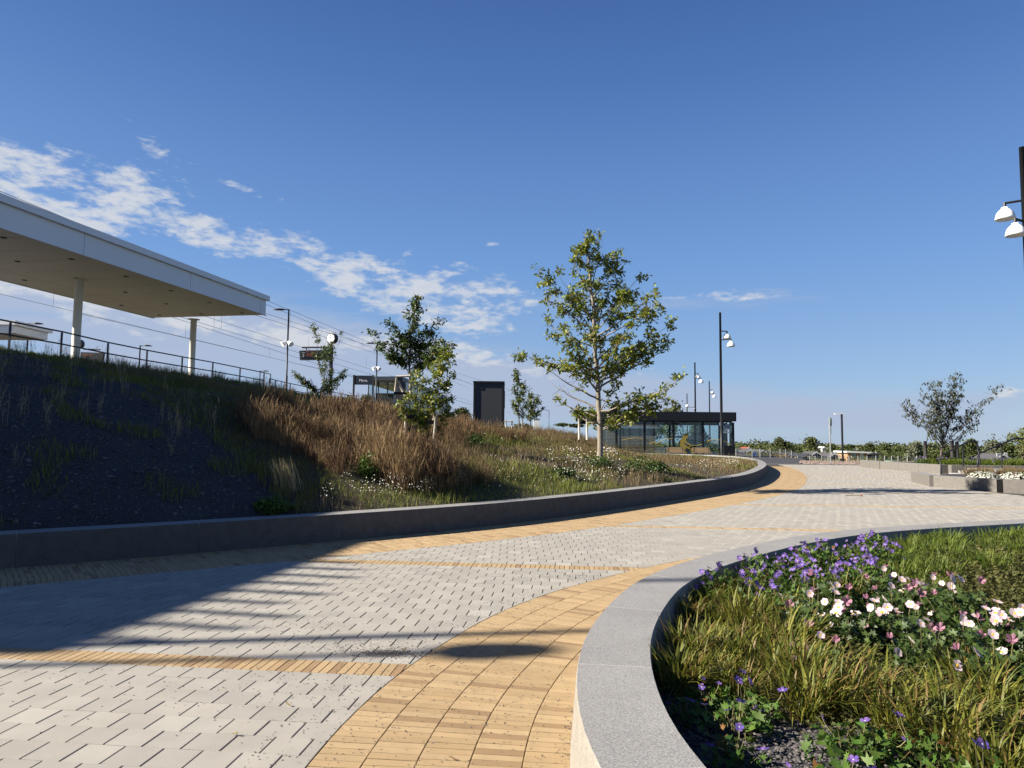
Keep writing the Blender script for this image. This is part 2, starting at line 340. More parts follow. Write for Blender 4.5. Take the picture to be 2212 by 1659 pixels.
# vectorised blades / leaves
def blades(B, az, Ln, lean, W, seg=3, droop=1.0, sway=None):
    """arching blades. B (n,3); returns V,Q(quads)"""
    n = len(B); t = np.linspace(0, 1, seg+1)[None, :]
    az = az[:, None]; Ln = Ln[:, None]; lean = lean[:, None]
    ang = lean*(.35 + droop*t*1.1)                       # angle from vertical grows along the blade
    ds = Ln/seg
    hx = np.cumsum(np.sin(ang)*ds, 1) - np.sin(ang)*ds; hz = np.cumsum(np.cos(ang)*ds, 1) - np.cos(ang)*ds
    px = B[:, 0:1] + hx*np.cos(az); py = B[:, 1:2] + hx*np.sin(az); pz = B[:, 2:3] + hz
    wd = W[:, None]*np.where(t < .5, .6+.8*t, 2*(1-t))*.5 + W[:, None]*.03
    tw = az + (R.random((n, 1))-.5)*1.2
    sxx = -np.sin(tw)*wd; syy = np.cos(tw)*wd
    Lf = np.stack([px-sxx, py-syy, pz], 2); Rt = np.stack([px+sxx, py+syy, pz + wd*.3], 2)
    V = np.stack([Lf, Rt], 2).reshape(-1, 3)             # n,(seg+1),2
    k = np.arange(n)[:, None]*(seg+1)*2; i = np.arange(seg)[None, :]*2
    a = (k+i).reshape(-1)
    return V, np.stack([a, a+1, a+3, a+2], 1)
def frames(nn):
    """orthonormal frames from normals (n,3) with random spin"""
    nn = nn/np.linalg.norm(nn, axis=1, keepdims=True)
    r = R.normal(size=nn.shape); u = np.cross(nn, r); u /= np.linalg.norm(u, axis=1, keepdims=True)+1e-9
    return u, np.cross(nn, u), nn
def inst(P, u, v, n, T, Q, sc_):
    """place template T(k,3) faces Q on frames"""
    k = len(T); sc_ = np.broadcast_to(np.asarray(sc_, float), (len(P),))
    V = P[:, None, :] + sc_[:, None, None]*(T[None, :, 0:1]*u[:, None, :] + T[None, :, 1:2]*v[:, None, :] + T[None, :, 2:3]*n[:, None, :])
    idx = Q[None] + (np.arange(len(P))*k)[:, None, None]
    return V.reshape(-1, 3), idx.reshape(-1, Q.shape[1])
def join(parts):
    V = []; Q = []; o = 0
    for v, q in parts: V.append(v); Q.append(q+o); o += len(v)
    return np.concatenate(V), np.concatenate(Q)
# leaf templates (quads), unit length along +x
OAK_T = np.array([(0, 0, 0), (.25, .17, .03), (.33, .08, .02), (.55, .26, .05), (.66, .12, .02), (.85, .2, .0), (1., 0, -.08), (.85, -.2, .0), (.66, -.12, .02), (.55, -.26, .05), (.33, -.08, .02), (.25, -.17, .03)], float)
OAK_Q = np.array([(0, 10, 11, 11), (0, 11, 10, 1), (1, 10, 8, 2), (2, 8, 4, 3), (10, 9, 8, 10), (4, 8, 6, 5), (8, 7, 6, 8)])
OAK_Q = np.array([(0, 11, 10, 2), (0, 10, 2, 1), (10, 9, 8, 4), (10, 4, 3, 2), (8, 7, 6, 5), (8, 6, 5, 4)])
OVAL_T = np.array([(0, 0, 0), (.3, -.2, .04), (.7, -.2, .02), (1, 0, -.08), (.7, .2, .02), (.3, .2, .04)], float)
OVAL_Q = np.array([(0, 1, 2, 3), (0, 3, 4, 5)])
def palm_leaf(nl=5, deep=.45):
    pts = [(0, 0, 0)]; k = nl*2
    for i in range(k+1):
        a = -2.4 + 4.8*i/k; r_ = 1. if i % 2 else deep
        pts.append((math.cos(a)*r_*.6+.15, math.sin(a)*r_*.6, .10*r_))
    q = [(0, i, i+1, i+2) for i in range(1, k, 2)]
    return np.array(pts, float), np.array(q)
PALM_T, PALM_Q = palm_leaf(5, .5)

# ------------------------------------------------------------------ curves of the place
def spline(pts, step=.1):
    P = [np.array(p, float) for p in pts]; P = [2*P[0]-P[1]] + P + [2*P[-1]-P[-2]]
    out = []
    for i in range(1, len(P)-2):
        n = max(2, int(np.linalg.norm(P[i+1]-P[i])/step))
        for k in range(n):
            t = k/n
            out.append(.5*((2*P[i]) + (-P[i-1]+P[i+1])*t + (2*P[i-1]-5*P[i]+4*P[i+1]-P[i+2])*t*t + (-P[i-1]+3*P[i]-3*P[i+1]+P[i+2])*t**3))
    out.append(P[-2]); return np.array(out)
def arclen(Pn):
    d = np.linalg.norm(np.diff(Pn, axis=0), axis=1); return np.concatenate([[0], np.cumsum(d)])
class Path:
    def __init__(s, pts, step=.1, smooth=0):
        s.P = spline(pts, step)
        for _ in range(smooth): s.P[1:-1] = (s.P[:-2] + 2*s.P[1:-1] + s.P[2:])/4
        s.S = arclen(s.P); s.T = np.gradient(s.P, axis=0); s.T /= np.linalg.norm(s.T, axis=1, keepdims=True)
        s.Nn = np.stack([-s.T[:, 1], s.T[:, 0]], 1)        # left normal
    def at(s, q, off=0.):
        x = np.interp(q, s.S, s.P[:, 0]); y = np.interp(q, s.S, s.P[:, 1])
        nx = np.interp(q, s.S, s.Nn[:, 0]); ny = np.interp(q, s.S, s.Nn[:, 1])
        l = np.hypot(nx, ny); return np.stack([x + nx/l*off, y + ny/l*off], -1)
    def sd(s, X, Y):
        """signed distance (positive on the left side) and index"""
        X = np.asarray(X, float); Y = np.asarray(Y, float); sh = X.shape; X = X.ravel(); Y = Y.ravel()
        best = np.full(X.shape, 1e18); bi = np.zeros(X.shape, int)
        for k in range(0, len(s.P), 1):
            d = (X-s.P[k, 0])**2 + (Y-s.P[k, 1])**2
            m = d < best; best[m] = d[m]; bi[m] = k
        dx = X - s.P[bi, 0]; dy = Y - s.P[bi, 1]
        sg = dx*s.Nn[bi, 0] + dy*s.Nn[bi, 1]
        r = np.sqrt(best)*np.where(sg >= 0, 1, -1)
        r = np.where(np.sqrt(best) < 1.5, sg, r)
        return r.reshape(sh), bi.reshape(sh)
# left retaining wall, outer foot (hill is on its left)
WL = Path([(-24, -1.5), (-18, 1.4), (-13, 4.3), (-9.6, 6.5), (-8.0, 7.65), (-6.19, 9.01), (-4.45, 10.28), (-2.72, 11.68), (-.95, 13.24), (.67, 15.0), (2.2, 16.95), (3.85, 19.2), (5.4, 21.4), (6.7, 23.3), (7.95, 25.3), (9.4, 28.0), (11.1, 31.8), (12.7, 35.7), (14.3, 40), (15.9, 45), (17.3, 50), (18.4, 55), (18.8, 59.5), (18.1, 63.5), (15.8, 67.5), (12, 70.5), (6, 72.5), (0, 73.5), (-6, 74)], .25, 6)
# near planter wall, outer top edge (planter is on its right)
npx = [(1287, 1655), (1263, 1593), (1245, 1533), (1240, 1481), (1244, 1429), (1256, 1387), (1279, 1345), (1307, 1312), (1355, 1268), (1404, 1241), (1446, 1223), (1495, 1208), (1572, 1188), (1659, 1169), (1813, 1146), (1890, 1140), (1988, 1133), (2212, 1121)]
npw = [G(x, y, .42) for x, y in npx[::1]]
WN = Path([(3.3, -5), (1.75, -1.6), (.75, .8)] + [npw[i] for i in (0, 2, 4, 6, 8, 9, 11, 13, 14, 16, 17)] + [(13.5, 14.3), (20, 15.8), (30, 17)], .12, 14)
NW = .41; NH = .42; LWT = .42
def zwall(s): return .40 + .07*np.clip(s/90., 0, 1)

# ------------------------------------------------------------------ hill terrain
def xcrest(Y): return np.where(Y < 45, -17.6 + .115*(Y-25), -15.3 + .187*(Y-45))
def zcrest(Y): return 4.5 - .62*np.clip((Y-25)/20., 0, 1)
def hill_z(X, Y, d=None):
    if d is None: d, _ = WL.sd(X, Y)
    dc = np.maximum((X - xcrest(Y))*.98, 0)
    dd = np.maximum(d - .4, 0)
    t = dd/(dd + dc + 1e-6)
    p = .66 + .32*np.clip((X+8)/6., 0, 1)
    t = np.clip(t, 0, 1)
    q_ = np.clip((X/np.maximum(Y, 1) - .06)/.16, 0, 1); q_ = q_*q_*(3-2*q_); w_ = np.clip((Y-24)/24., 0, 1)
    z = .36 + (zcrest(Y)-.36)*t**p*(1 - .90*q_*w_)
    z = z + .07*np.sin(X*.9+1)*np.sin(Y*.7)*np.clip(dd/3, 0, 1) + .05*np.sin(X*2.3)*np.cos(Y*1.9+2)*np.clip(dd/3, 0, 1)
    return np.where(d < .2, -.25, z)
gx = np.concatenate([np.arange(-60, -20, 1.0), np.arange(-20, 20, .25)]); gy = np.concatenate([np.arange(-6, 45, .25), np.arange(45, 76, .5)])
GX, GY = np.meshgrid(gx, gy); D_, _ = WL.sd(GX, GY)
GZ = hill_z(GX, GY, D_)
GZ = np.where((GX < xcrest(GY)-.0) & (D_ > .4), zcrest(GY), GZ)
V = np.stack([GX, GY, GZ], 2).reshape(-1, 3); ny, nx = GX.shape
ii = (np.arange(ny-1)[:, None]*nx + np.arange(nx-1)[None]).ravel()
Q = np.stack([ii, ii+1, ii+nx+1, ii+nx], 1)
dk = D_.ravel(); keep = (dk[Q].max(1) > .1)
def hillhit(px, py):
    d = ray(px, py); d = d/np.linalg.norm(d); t = np.arange(2, 140, .04)
    X, Y, Z = d[0]*t, d[1]*t, d[2]*t + HC
    z = hill_z(X, Y); k = np.argmax((Z <= z) & (z > .3)); return float(X[k]), float(Y[k]), float(z[k])
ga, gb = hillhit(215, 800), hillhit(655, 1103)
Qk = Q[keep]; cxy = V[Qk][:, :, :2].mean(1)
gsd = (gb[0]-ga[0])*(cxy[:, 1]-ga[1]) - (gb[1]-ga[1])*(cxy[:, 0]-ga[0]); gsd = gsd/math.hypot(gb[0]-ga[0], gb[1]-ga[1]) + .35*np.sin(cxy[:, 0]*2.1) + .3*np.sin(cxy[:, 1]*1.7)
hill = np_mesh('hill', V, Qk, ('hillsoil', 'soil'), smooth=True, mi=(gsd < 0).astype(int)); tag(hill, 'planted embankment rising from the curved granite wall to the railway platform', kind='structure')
# railway embankment beyond the hill
mb = MB(); mb.prism([(-90, 75), (float(xcrest(75.))+0, 75), (float(xcrest(260.)), 260), (-90, 260)], -3, 3.9); mb.prism([(-6.5, 75), (1, 75), (30, 260), (float(xcrest(260.)), 260), (float(xcrest(75.)), 75)][::-1], -3, 1.2)
tag(mb.build('embankment', 'lowland'), 'railway embankment', kind='structure')

# ------------------------------------------------------------------ ground
def yedge(X, Y): return 64 + 31*np.clip((.41 - X/np.maximum(Y, 1))/.05, 0, 1)
rr = np.concatenate([np.linspace(1, 60, 20), np.linspace(63, 130, 34), np.geomspace(140, 2500, 22)]); aa = np.linspace(-1.6, 1.6, 161)
RR, AA = np.meshgrid(rr, aa, indexing='ij'); LX = RR*np.sin(AA); LY = RR*np.cos(AA)
e = np.clip((RR*np.cos(AA) - yedge(LX, LY))/14., 0, 1); e = e*e*(3-2*e)
LZ = -.06 - 1.1*e - 1.2*np.clip((LY-90)/80, 0, 1) - 0.8*np.clip((LY-200)/600, 0, 1)
V = np.stack([LX, LY, LZ], 2).reshape(-1, 3); nn_ = len(aa)
ii = (np.arange(len(rr)-1)[:, None]*nn_ + np.arange(nn_-1)[None]).ravel()
g0 = np_mesh('ground', V, np.stack([ii, ii+1, ii+nn_+1, ii+nn_], 1), 'lowland'); tag(g0, 'open ground stretching to the horizon', kind='structure')
def far_z(X, Y):
    e_ = min(max((Y - float(yedge(np.float64(X), np.float64(Y))))/14., 0), 1); e_ = e_*e_*(3-2*e_)
    return -.06 - 1.1*e_ - 1.2*min(max((Y-90)/80, 0), 1) - .8*min(max((Y-200)/600, 0), 1)
# joint bed under the paving
bed = MB(); bed.prism([(-22, -4), (34, -4), (34, 53.6), (12.5, 54.5), (-22, 30)], -.055, -.022)
plaza = bed.build('plaza', 'joint'); tag(plaza, 'plaza paved with grey square slabs', kind='structure')
asph = MB(); asph.prism([(-6, 73), (19, 54.6), (23.4, 54.55), (31, 76), (46, 110), (60, 200), (-6, 200)], -.055, -.018)
tag(asph.build('road', 'asphalt'), 'dark asphalt yard beyond the plaza', kind='structure')
kerb = MB(); kerb.obox((15, 54.62), (34, 53.75), .16, -.05, .03); tag(kerb.build('kerb', 'granite_top'), 'low kerb at the far end of the plaza', kind='structure')
# stone strip
n = 9000
XX = R.uniform(23, 60, n); YY = R.uniform(54.6, 64.5, n); k_ = (XX/YY > .405)
XX, YY = XX[k_], YY[k_]
OCT = np.array([(1, 0, 0), (0, 1, 0), (-1, 0, 0), (0, -1, 0), (0, 0, .7), (0, 0, -.7)], float)
OCQ = np.array([(0, 1, 4, 4), (1, 2, 4, 4), (2, 3, 4, 4), (3, 0, 4, 4)])
OCT8 = np.array([(1, 0, 0), (.2, .9, .1), (-.9, .3, 0), (-.3, -.9, .1), (.3, .1, .6), (-.3, .1, .55)], float)
OC3 = np.array([(0, 1, 4), (1, 5, 4), (1, 2, 5), (2, 3, 5), (3, 4, 5), (3, 0, 4)])
def stones(P, size, name, m, parent=None, label=None, cat=None):
    u, v, nn = frames(np.stack([R.normal(0, .25, len(P)), R.normal(0, .25, len(P)), np.ones(len(P))], 1))
    V, Q = inst(P, u, v, nn, OCT8, OC3, size)
    o = np_mesh(name, V, Q, m, parent, n=3); o['kind'] = 'stuff'
    if label: tag(o, label, cat)
    return o
stones(np.stack([XX, YY, np.full(len(XX), -.0)], 1), R.uniform(.06, .16, len(XX)), 'stone_bed', 'redstone', label='strip of reddish rubble stones along the far edge of the plaza', cat='stones')

# ------------------------------------------------------------------ paving: slabs, soldier bands, brick rings
BAND = [(-3.53, -.10), (.81, -.10), (5.15, -.10), (9.49, -.095), (14.15, -.09), (19.2, -.03), (24.0, .015), (28.2, .02), (32.4, .02), (36.1, .02), (40.4, .02), (44.7, .02), (49., .02), (53.3, .02)]
BH = .13
def bandy(i, X): return BAND[i][0] + BAND[i][1]*X
def clip_poly(poly, p, n):
    """keep side where (q-p).n >= 0"""
    out = []
    for i in range(len(poly)):
        a = poly[i]; b = poly[(i+1) % len(poly)]
        da = (a[0]-p[0])*n[0] + (a[1]-p[1])*n[1]; db = (b[0]-p[0])*n[0] + (b[1]-p[1])*n[1]
        if da >= 0: out.append(a)
        if (da >= 0) != (db >= 0):
            t = da/(da-db); out.append((a[0]+(b[0]-a[0])*t, a[1]+(b[1]-a[1])*t))
    return out
TAN_N = 1.35
def tan_l(si): return 1.33 + .55*np.clip((si-22)/16., 0, 1)      # width of the left brick border along the wall
cells = []   # (poly, kind, band index)
for i in range(1, len(BAND)-1):
    # soldier course
    xs = np.arange(-14, 34, .0635) + .01*i
    for x in xs:
        y = bandy(i, x); s_ = BAND[i][1]
        cells.append(((x, y), 'b', i, [(x+.003, bandy(i, x)-BH), (x+.0595, bandy(i, x+.06)-BH), (x+.0595+s_*-.26, bandy(i, x+.06)+BH), (x+.003+s_*-.26, bandy(i, x)+BH)]))
    # 19 or 20 slab rows to the next band
    nr = max(10, int(round((BAND[i+1][0]-BAND[i][0]-2*BH)/.2155)))
    for r_ in range(nr):
        off = (.108 if r_ % 2 else 0) + .03*i
        for x in np.arange(-14, 34, .2165):
            xa = x+off; xb = xa+.2165
            def yy(xq, rr_):
                a = bandy(i, xq)+BH+.004; b = bandy(i+1, xq)-BH-.004; return a + (b-a)*rr_/nr
            lean = -(BAND[i][1]+BAND[i+1][1])/2*.216
            cells.append((((xa+xb)/2, yy((xa+xb)/2, r_+.5)), 's', i, [(xa+.0050, yy(xa, r_)+.003), (xb-.0050, yy(xb, r_)+.003), (xb-.0050+lean, yy(xb, r_+1)-.003), (xa+.0050+lean, yy(xa, r_+1)-.003)]))
CX = np.array([c[0][0] for c in cells]); CY = np.array([c[0][1] for c in cells])
pxx, pyy = proj(CX, CY, np.zeros_like(CX))
vis = (pxx > -260) & (pxx < 2420) & (CY > 1.8) & (CY < 54.2 - .0*CX) & (pyy < 2100)
idx = np.where(vis)[0]
dN, iN = WN.sd(CX[idx], CY[idx]); dL, iL = WL.sd(CX[idx], CY[idx])
def uniq_prism(poly, z, mb_): pass
def piece(poly, z, name, m, parent):
    """one separately built paver with a tiny chamfer"""
    n = len(poly); cx_ = sum(p[0] for p in poly)/n; cy_ = sum(p[1] for p in poly)/n
    V = []; c = .0022
    for p in poly: V.append((p[0]-cx_, p[1]-cy_, -.02))
    for p in poly: V.append((p[0]-cx_, p[1]-cy_, z-.002))
    for p in poly:
        dx, dy = cx_-p[0], cy_-p[1]; l = math.hypot(dx, dy)+1e-6
        V.append((p[0]-cx_+dx/l*c, p[1]-cy_+dy/l*c, z))
    Fc = [(i, (i+1) % n, n+(i+1) % n, n+i) for i in range(n)] + [(n+i, n+(i+1) % n, 2*n+(i+1) % n, 2*n+i) for i in range(n)] + [tuple(range(2*n, 3*n))]
    return mesh_obj(name, V, Fc, m, parent, loc=(cx_, cy_, 0))
def bulk(polys, name, m, parent):
    V = []; Fc = []
    for poly, z in polys:
        k = len(V); n = len(poly)
        V += [(p[0], p[1], -.02) for p in poly] + [(p[0], p[1], z) for p in poly]
        Fc += [(k+i, k+(i+1) % n, k+n+(i+1) % n, k+n+i) for i in range(n)] + [tuple(range(k+n, k+2*n))]
    if not V: return None
    o = mesh_obj(name, V, Fc, m, parent); o['kind'] = 'stuff'; return o
def area(poly): return abs(sum(poly[i][0]*poly[(i+1) % len(poly)][1]-poly[(i+1) % len(poly)][0]*poly[i][1] for i in range(len(poly))))/2
slabs = []; soldiers = {}
for q, j in enumerate(idx):
    c, kd, bi_, poly = cells[j]
    if dN[q] < TAN_N - .25 or dL[q] > -(tan_l(WL.S[iL[q]]) - .25): continue
    if dN[q] < TAN_N + .3:
        n_ = WN.Nn[iN[q]]; p_ = WN.P[iN[q]] + n_*(TAN_N+.004); poly = clip_poly(poly, p_, n_)
    if dL[q] > -2.3:
        n_ = -WL.Nn[iL[q]]; p_ = WL.P[iL[q]] + n_*(tan_l(WL.S[iL[q]])+.004); poly = clip_poly(poly, p_, n_)
    if c[1] > 52:   # far edge
        poly = clip_poly(poly, (34, 53.6), (-.04, -1))
    if len(poly) < 3 or area(poly) < 2e-4: continue
    # not under the right-hand planters
    if c[0] > 16.6 and 23 < c[1] < 29 and c[0] - 16.75 > (c[1]-27.6)*.1: continue
    z = rnd.uniform(-.0012, .0012)
    a_ = area(poly)*1e3/(c[0]**2 + c[1]**2 + 1)
    px_, py_ = pxx[j], pyy[j]
    inview = -10 < px_ < 2222 and py_ < 1680
    if kd == 's': slabs.append((a_ if inview else 0, poly, z))
    else: soldiers.setdefault(bi_, []).append((a_ if inview else 0, poly, z))
slabs.sort(key=lambda t: -t[0])
for a_, poly, z in slabs[:300]: piece(poly, z, 'slab', 'slab', plaza)
bulk([(p, z) for _, p, z in slabs[300:]], 'slab_field', 'slab', plaza)
for bi_, lst in soldiers.items():
    lst.sort(key=lambda t: -t[0])
    par = empty('brick_course', (0, 0, 0)); tag(par, 'single course of yellow bricks across the grey slabs', kind='structure')
    nsep = {2: 110, 3: 70, 4: 30}.get(bi_, 0)
    for a_, poly, z in lst[:nsep]: piece(poly, z, 'brick', 'brick', par)
    bulk([(p, z) for _, p, z in lst[nsep:]], 'brick_field', 'brick', par)
def ring_border(path, side, wfun, smax, s0, name, label, nsep):
    par = empty(name); tag(par, label, kind='structure'); out = []
    for k in range(5):
        s = s0 + rnd.random()*.05
        while s < smax:
            wd = wfun(s); o1 = side*(wd*k/5 + .002); o2 = side*(wd*(k+1)/5 - .003)
            ds = .0625; a, b = path.at(s+.0029, o1), path.at(s+ds-.0029, o1); c, d = path.at(s+ds-.0029, o2), path.at(s+.0029, o2)
            mx_, my_ = (a+c)/2
            px_, py_ = proj(np.float64(mx_), np.float64(my_), 0.)
            if my_ > 1.5 and -300 < px_ < 2500 and py_ < 2100:
                poly = [tuple(a), tuple(b), tuple(c), tuple(d)]
                if side > 0: poly = poly[::1]
                else: poly = poly[::-1]
                inv = -5 < px_ < 2217 and py_ < 1675
                hidden = (name == 'planter_border' and my_ > 10.5)
                out.append((0 if (not inv or hidden) else area(poly)*1e3/(mx_**2 + my_**2 + 1), poly, rnd.uniform(-.0015, .0012)))
            s += ds
    out.sort(key=lambda t: -t[0])
    for a_, poly, z in out[:nsep]: piece(poly, z, 'brick', 'brick', par)
    bulk([(p, z) for _, p, z in out[nsep:]], 'brick_field', 'brick', par)
ring_border(WN, 1, lambda s: TAN_N, 24, 3, 'planter_border', 'five courses of yellow bricks round the near planter', 300)
ring_border(WL, -1, lambda s: float(tan_l(s)), WL.S[-1]*.62, 14, 'wall_border', 'five courses of yellow bricks along the foot of the hill wall', 300)

# ------------------------------------------------------------------ granite walls
def granite_wall(path, side, thick, zf, joints, name, label, cat, batter=.0, face='granite_face'):
    par = empty(name, (0, 0, 0)); tag(par, label, cat)
    for a, b in zip(joints[:-1], joints[1:]):
        nseg = max(2, int((b-a)/.18)); ss_ = np.linspace(a+.004, b-.004, nseg+1)
        V = []; Fc = []; mi = []
        # cross section: outer foot, outer mid, outer top-, outer top, inner top, inner foot
        sec = [(-batter, -.05, 1), (-batter*.6, .33, 1), (0, .96, 1), (.006, 1., 0), (thick-.006, 1., 0), (thick, .97, 0), (thick, -.05, 0)]
        for si, s in enumerate(ss_):
            zt = float(zf(s))
            for k, (off, zr, rough) in enumerate(sec):
                jig = rnd.uniform(-.009, .009) if (rough and k < 2 and 0 < si < nseg) else 0
                p = path.at(s, side*(off + jig)); V.append((p[0], p[1], zt*zr if zr > 0 else zr))
        m = len(sec)
        for i in range(nseg):
            for k in range(m-1):
                f = (i*m+k, (i+1)*m+k, (i+1)*m+k+1, i*m+k+1)
                Fc.append(f if side < 0 else f[::-1]); mi.append(0 if k in (0, 1, 2) else 1)
        Fc += [tuple(range(m)), tuple(range(nseg*m, nseg*m+m))[::-1]]; mi += [1, 1]
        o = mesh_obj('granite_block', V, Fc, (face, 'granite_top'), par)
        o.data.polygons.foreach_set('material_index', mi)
        # mortar in the joint
        t_ = path.at(b, side*.012), path.at(b, side*(thick-.012)); zt = float(zf(b))
        V = []
        for s in (b-.0042, b+.0042):
            p, q = path.at(s, side*.006), path.at(s, side*(thick-.006)); V += [(p[0], p[1], -.02), (q[0], q[1], -.02), (q[0], q[1], zt+.0005), (p[0], p[1], zt+.0005)]
        mesh_obj('mortar_joint', V, [(0, 1, 2, 3), (4, 5, 6, 7)[::-1], (0, 1, 5, 4), (1, 2, 6, 5), (2, 3, 7, 6), (3, 0, 4, 7)], 'mortar', par)
    return par
def nearest_s(path, x, y): 
    _, i = path.sd(np.array([x]), np.array([y])); return float(path.S[i[0]])
jn = [nearest_s(WN, *p) for p in [(3.3, -5), (1.75, -1.6), (.62, 1.3), (.33, 2.79), (.39, 4.02), (.71, 5.37), (1.29, 6.66), (1.9, 7.54), (2.9, 8.9), (3.9, 9.8)]]
s = jn[-1]
while s < WN.S[-1]-2: s += 1.45; jn.append(s)
granite_wall(WN, -1, NW, lambda s: NH, jn, 'planter_wall', 'low curved grey granite seat wall round the near flower bed', 'planter', .03, 'granite_pale')
jl = [0.5]
anchor = [nearest_s(WL, *p) for p in [(-8.0, 7.65), (-6.19, 9.01), (-4.45, 10.34), (-2.72, 11.58), (-.95, 13.24), (.67, 15.09), (2.35, 17.2), (3.95, 19.3), (5.4, 21.2), (6.62, 23.1), (7.95, 25.2), (9.43, 28)]]
s = .5
while s + 2.2 < anchor[0]: s += 2.2; jl.append(s)
jl[-1] = (jl[-2] + anchor[0])/2; jl += anchor
s = anchor[-1]
while s < WL.S[-1]-2.5: s += 2.2; jl.append(s)
granite_wall(WL, 1, LWT, lambda s: float(zwall(s)), jl, 'retaining_wall', 'long curved dark granite wall holding back the planted hill', 'wall', .03)

# ------------------------------------------------------------------ station canopy on the left
Dx, Dy = .1874, .9823; Nx, Ny = .9823, -.1874
cz0 = A(565, 681, 38.7)[2]; cz1 = cz0 + .82; cz2 = cz1 + .26
def cpt(s, t): return (-13.6 - Dx*s - Nx*t, 38.7 - Dy*s - Ny*t)
SE = 36.0; CW = 7.0
can = empty('station_canopy', (*cpt(18, 3.5), 4.58)); tag(can, 'long white platform canopy with flat soffit on round cream columns', 'canopy')
O = Vector(can.location)
def cbox(s0, s1, t0, t1, z0, z1, name, m, bld=True, mb=None):
    mb = mb or MB(O); p = [cpt(s0, t0), cpt(s1, t0), cpt(s1, t1), cpt(s0, t1)]; mb.prism(p[::-1], z0, z1)
    return mb.build(name, m, can) if bld else mb
cbox(.12, SE-.12, .12, CW-.12, cz0+.12, cz1, 'roof_core', 'white')
seams = [-.0, .55, 6.6, 12.9, 19.2, 25.5, 31.8, SE]
for a, b in zip(seams[:-1], seams[1:]):
    for t in (0., CW-.11): cbox(a+.012, b-.012, t, t+.11, cz0+.02, cz1, 'fascia_panel', 'white')
for a, b in ((.12, 3.5), (3.5, CW-.12)):
    for s_ in (0., SE-.11): cbox(s_, s_+.11, a+.004, b-.004, cz0+.02, cz1, 'fascia_panel', 'white')
for (a, b, c, d) in ((-.14, SE+.14, -.14, .5), (-.14, SE+.14, CW-.5, CW+.14), (-.14, .5, .5, CW-.5), (SE-.5, SE+.14, .5, CW-.5)):
    cbox(a, b, c, d, cz1+.004, cz2, 'roof_edge', 'white')
cbox(.5, SE-.5, .5, CW-.5, cz1+.004, cz2-.08, 'roof_deck', 'bluegrey')
cbox(-.03, SE+.03, -.03, .09, cz0-.015, cz0+.016, 'drip_edge', 'soffit'); cbox(-.03, SE+.03, CW-.09, CW+.03, cz0-.015, cz0+.016, 'drip_edge', 'soffit')
s = .13
while s < SE-.3:
    e_ = min(s+1.52, SE-.13)
    cbox(s+.017, e_-.017, .13, 5.14, cz0, cz0+.10, 'soffit_panel', 'soffit'); cbox(s+.017, e_-.017, 5.18, CW-.13, cz0, cz0+.10, 'soffit_panel', 'soffit'); s += 1.52
for s in np.arange(.9, SE, 2.9):
    for t in (.9, 3.3, 5.9):
        q = cpt(s + (0 if t > .95 else 0), t); m_ = MB(O); m_.lathe([(.001, 0), (.09, 0), (.10, -.012), (.10, .01)], (q[0], q[1], cz0-.004), 12); m_.build('downlight', 'black', can)
for px, py, Y in ((419, 683, 40.2), (172, 605, 30.2), (-250, 560, 20.2)):
    q = A(px, py, Y) if px > 0 else (*cpt(19.6, 3.6), 0)
    c_ = MB(O).tube([(q[0], q[1], 3.8), (q[0], q[1], cz0-.001)], .168, 20).build('column', 'column', can, True)
    m_ = MB(O); m_.lathe([(.17, -.0), (.33, -.0), (.33, -.03), (.17, -.035)], (q[0], q[1], cz0-.003), 20); o = m_.build('collar', 'column', can)
for sx_ in (29.,):
    q = cpt(sx_, 3.6); MB(O).tube([(q[0], q[1], 3.8), (q[0], q[1], cz0-.001)], .168, 16).build('column', 'column', can, True)
for k, s in enumerate(np.arange(31.3, 35.7, .47)):            # invented beams out of view, added to stripe the edge of the canopy shadow
    l_ = [.8, 1.2, 1.5, 1.7, 1.5, 1.8, 1.5, 1.9, 1.7, 1.5][k % 10]
    cbox(s, s+.06, -l_*.85, -.15, cz1-.02, cz1+.10, 'shadow_beam', 'white')
# second small canopy end at far left
oc = empty('far_canopy', A(8, 700, 34)); tag(oc, 'white canopy end just inside the left edge of the photo', 'canopy')
x0, y0, z0 = A(33, 692, 36); O2 = Vector(oc.location)
MB(O2).box(x0-6, x0, y0, y0+3, z0-.22, z0+.0).build('roof_edge', 'white', oc)
a_ = A(27, 696, 36); b_ = A(25, 718, 36)
MB(O2).box(a_[0]-6, a_[0], y0+.1, y0+2.8, b_[2], z0-.22).build('fascia_panel', 'white', oc)
MB(O2).box(a_[0]-5.5, a_[0]-.5, y0+.3, y0+2.6, b_[2]-.05, b_[2]).build('soffit_panel', 'soffit', oc)
for dx in (-5, -2.2): MB(O2).tube([(a_[0]+dx, y0+1.5, 4.5), (a_[0]+dx, y0+1.5, b_[2]-.05)], .12, 12).build('column', 'column', oc)

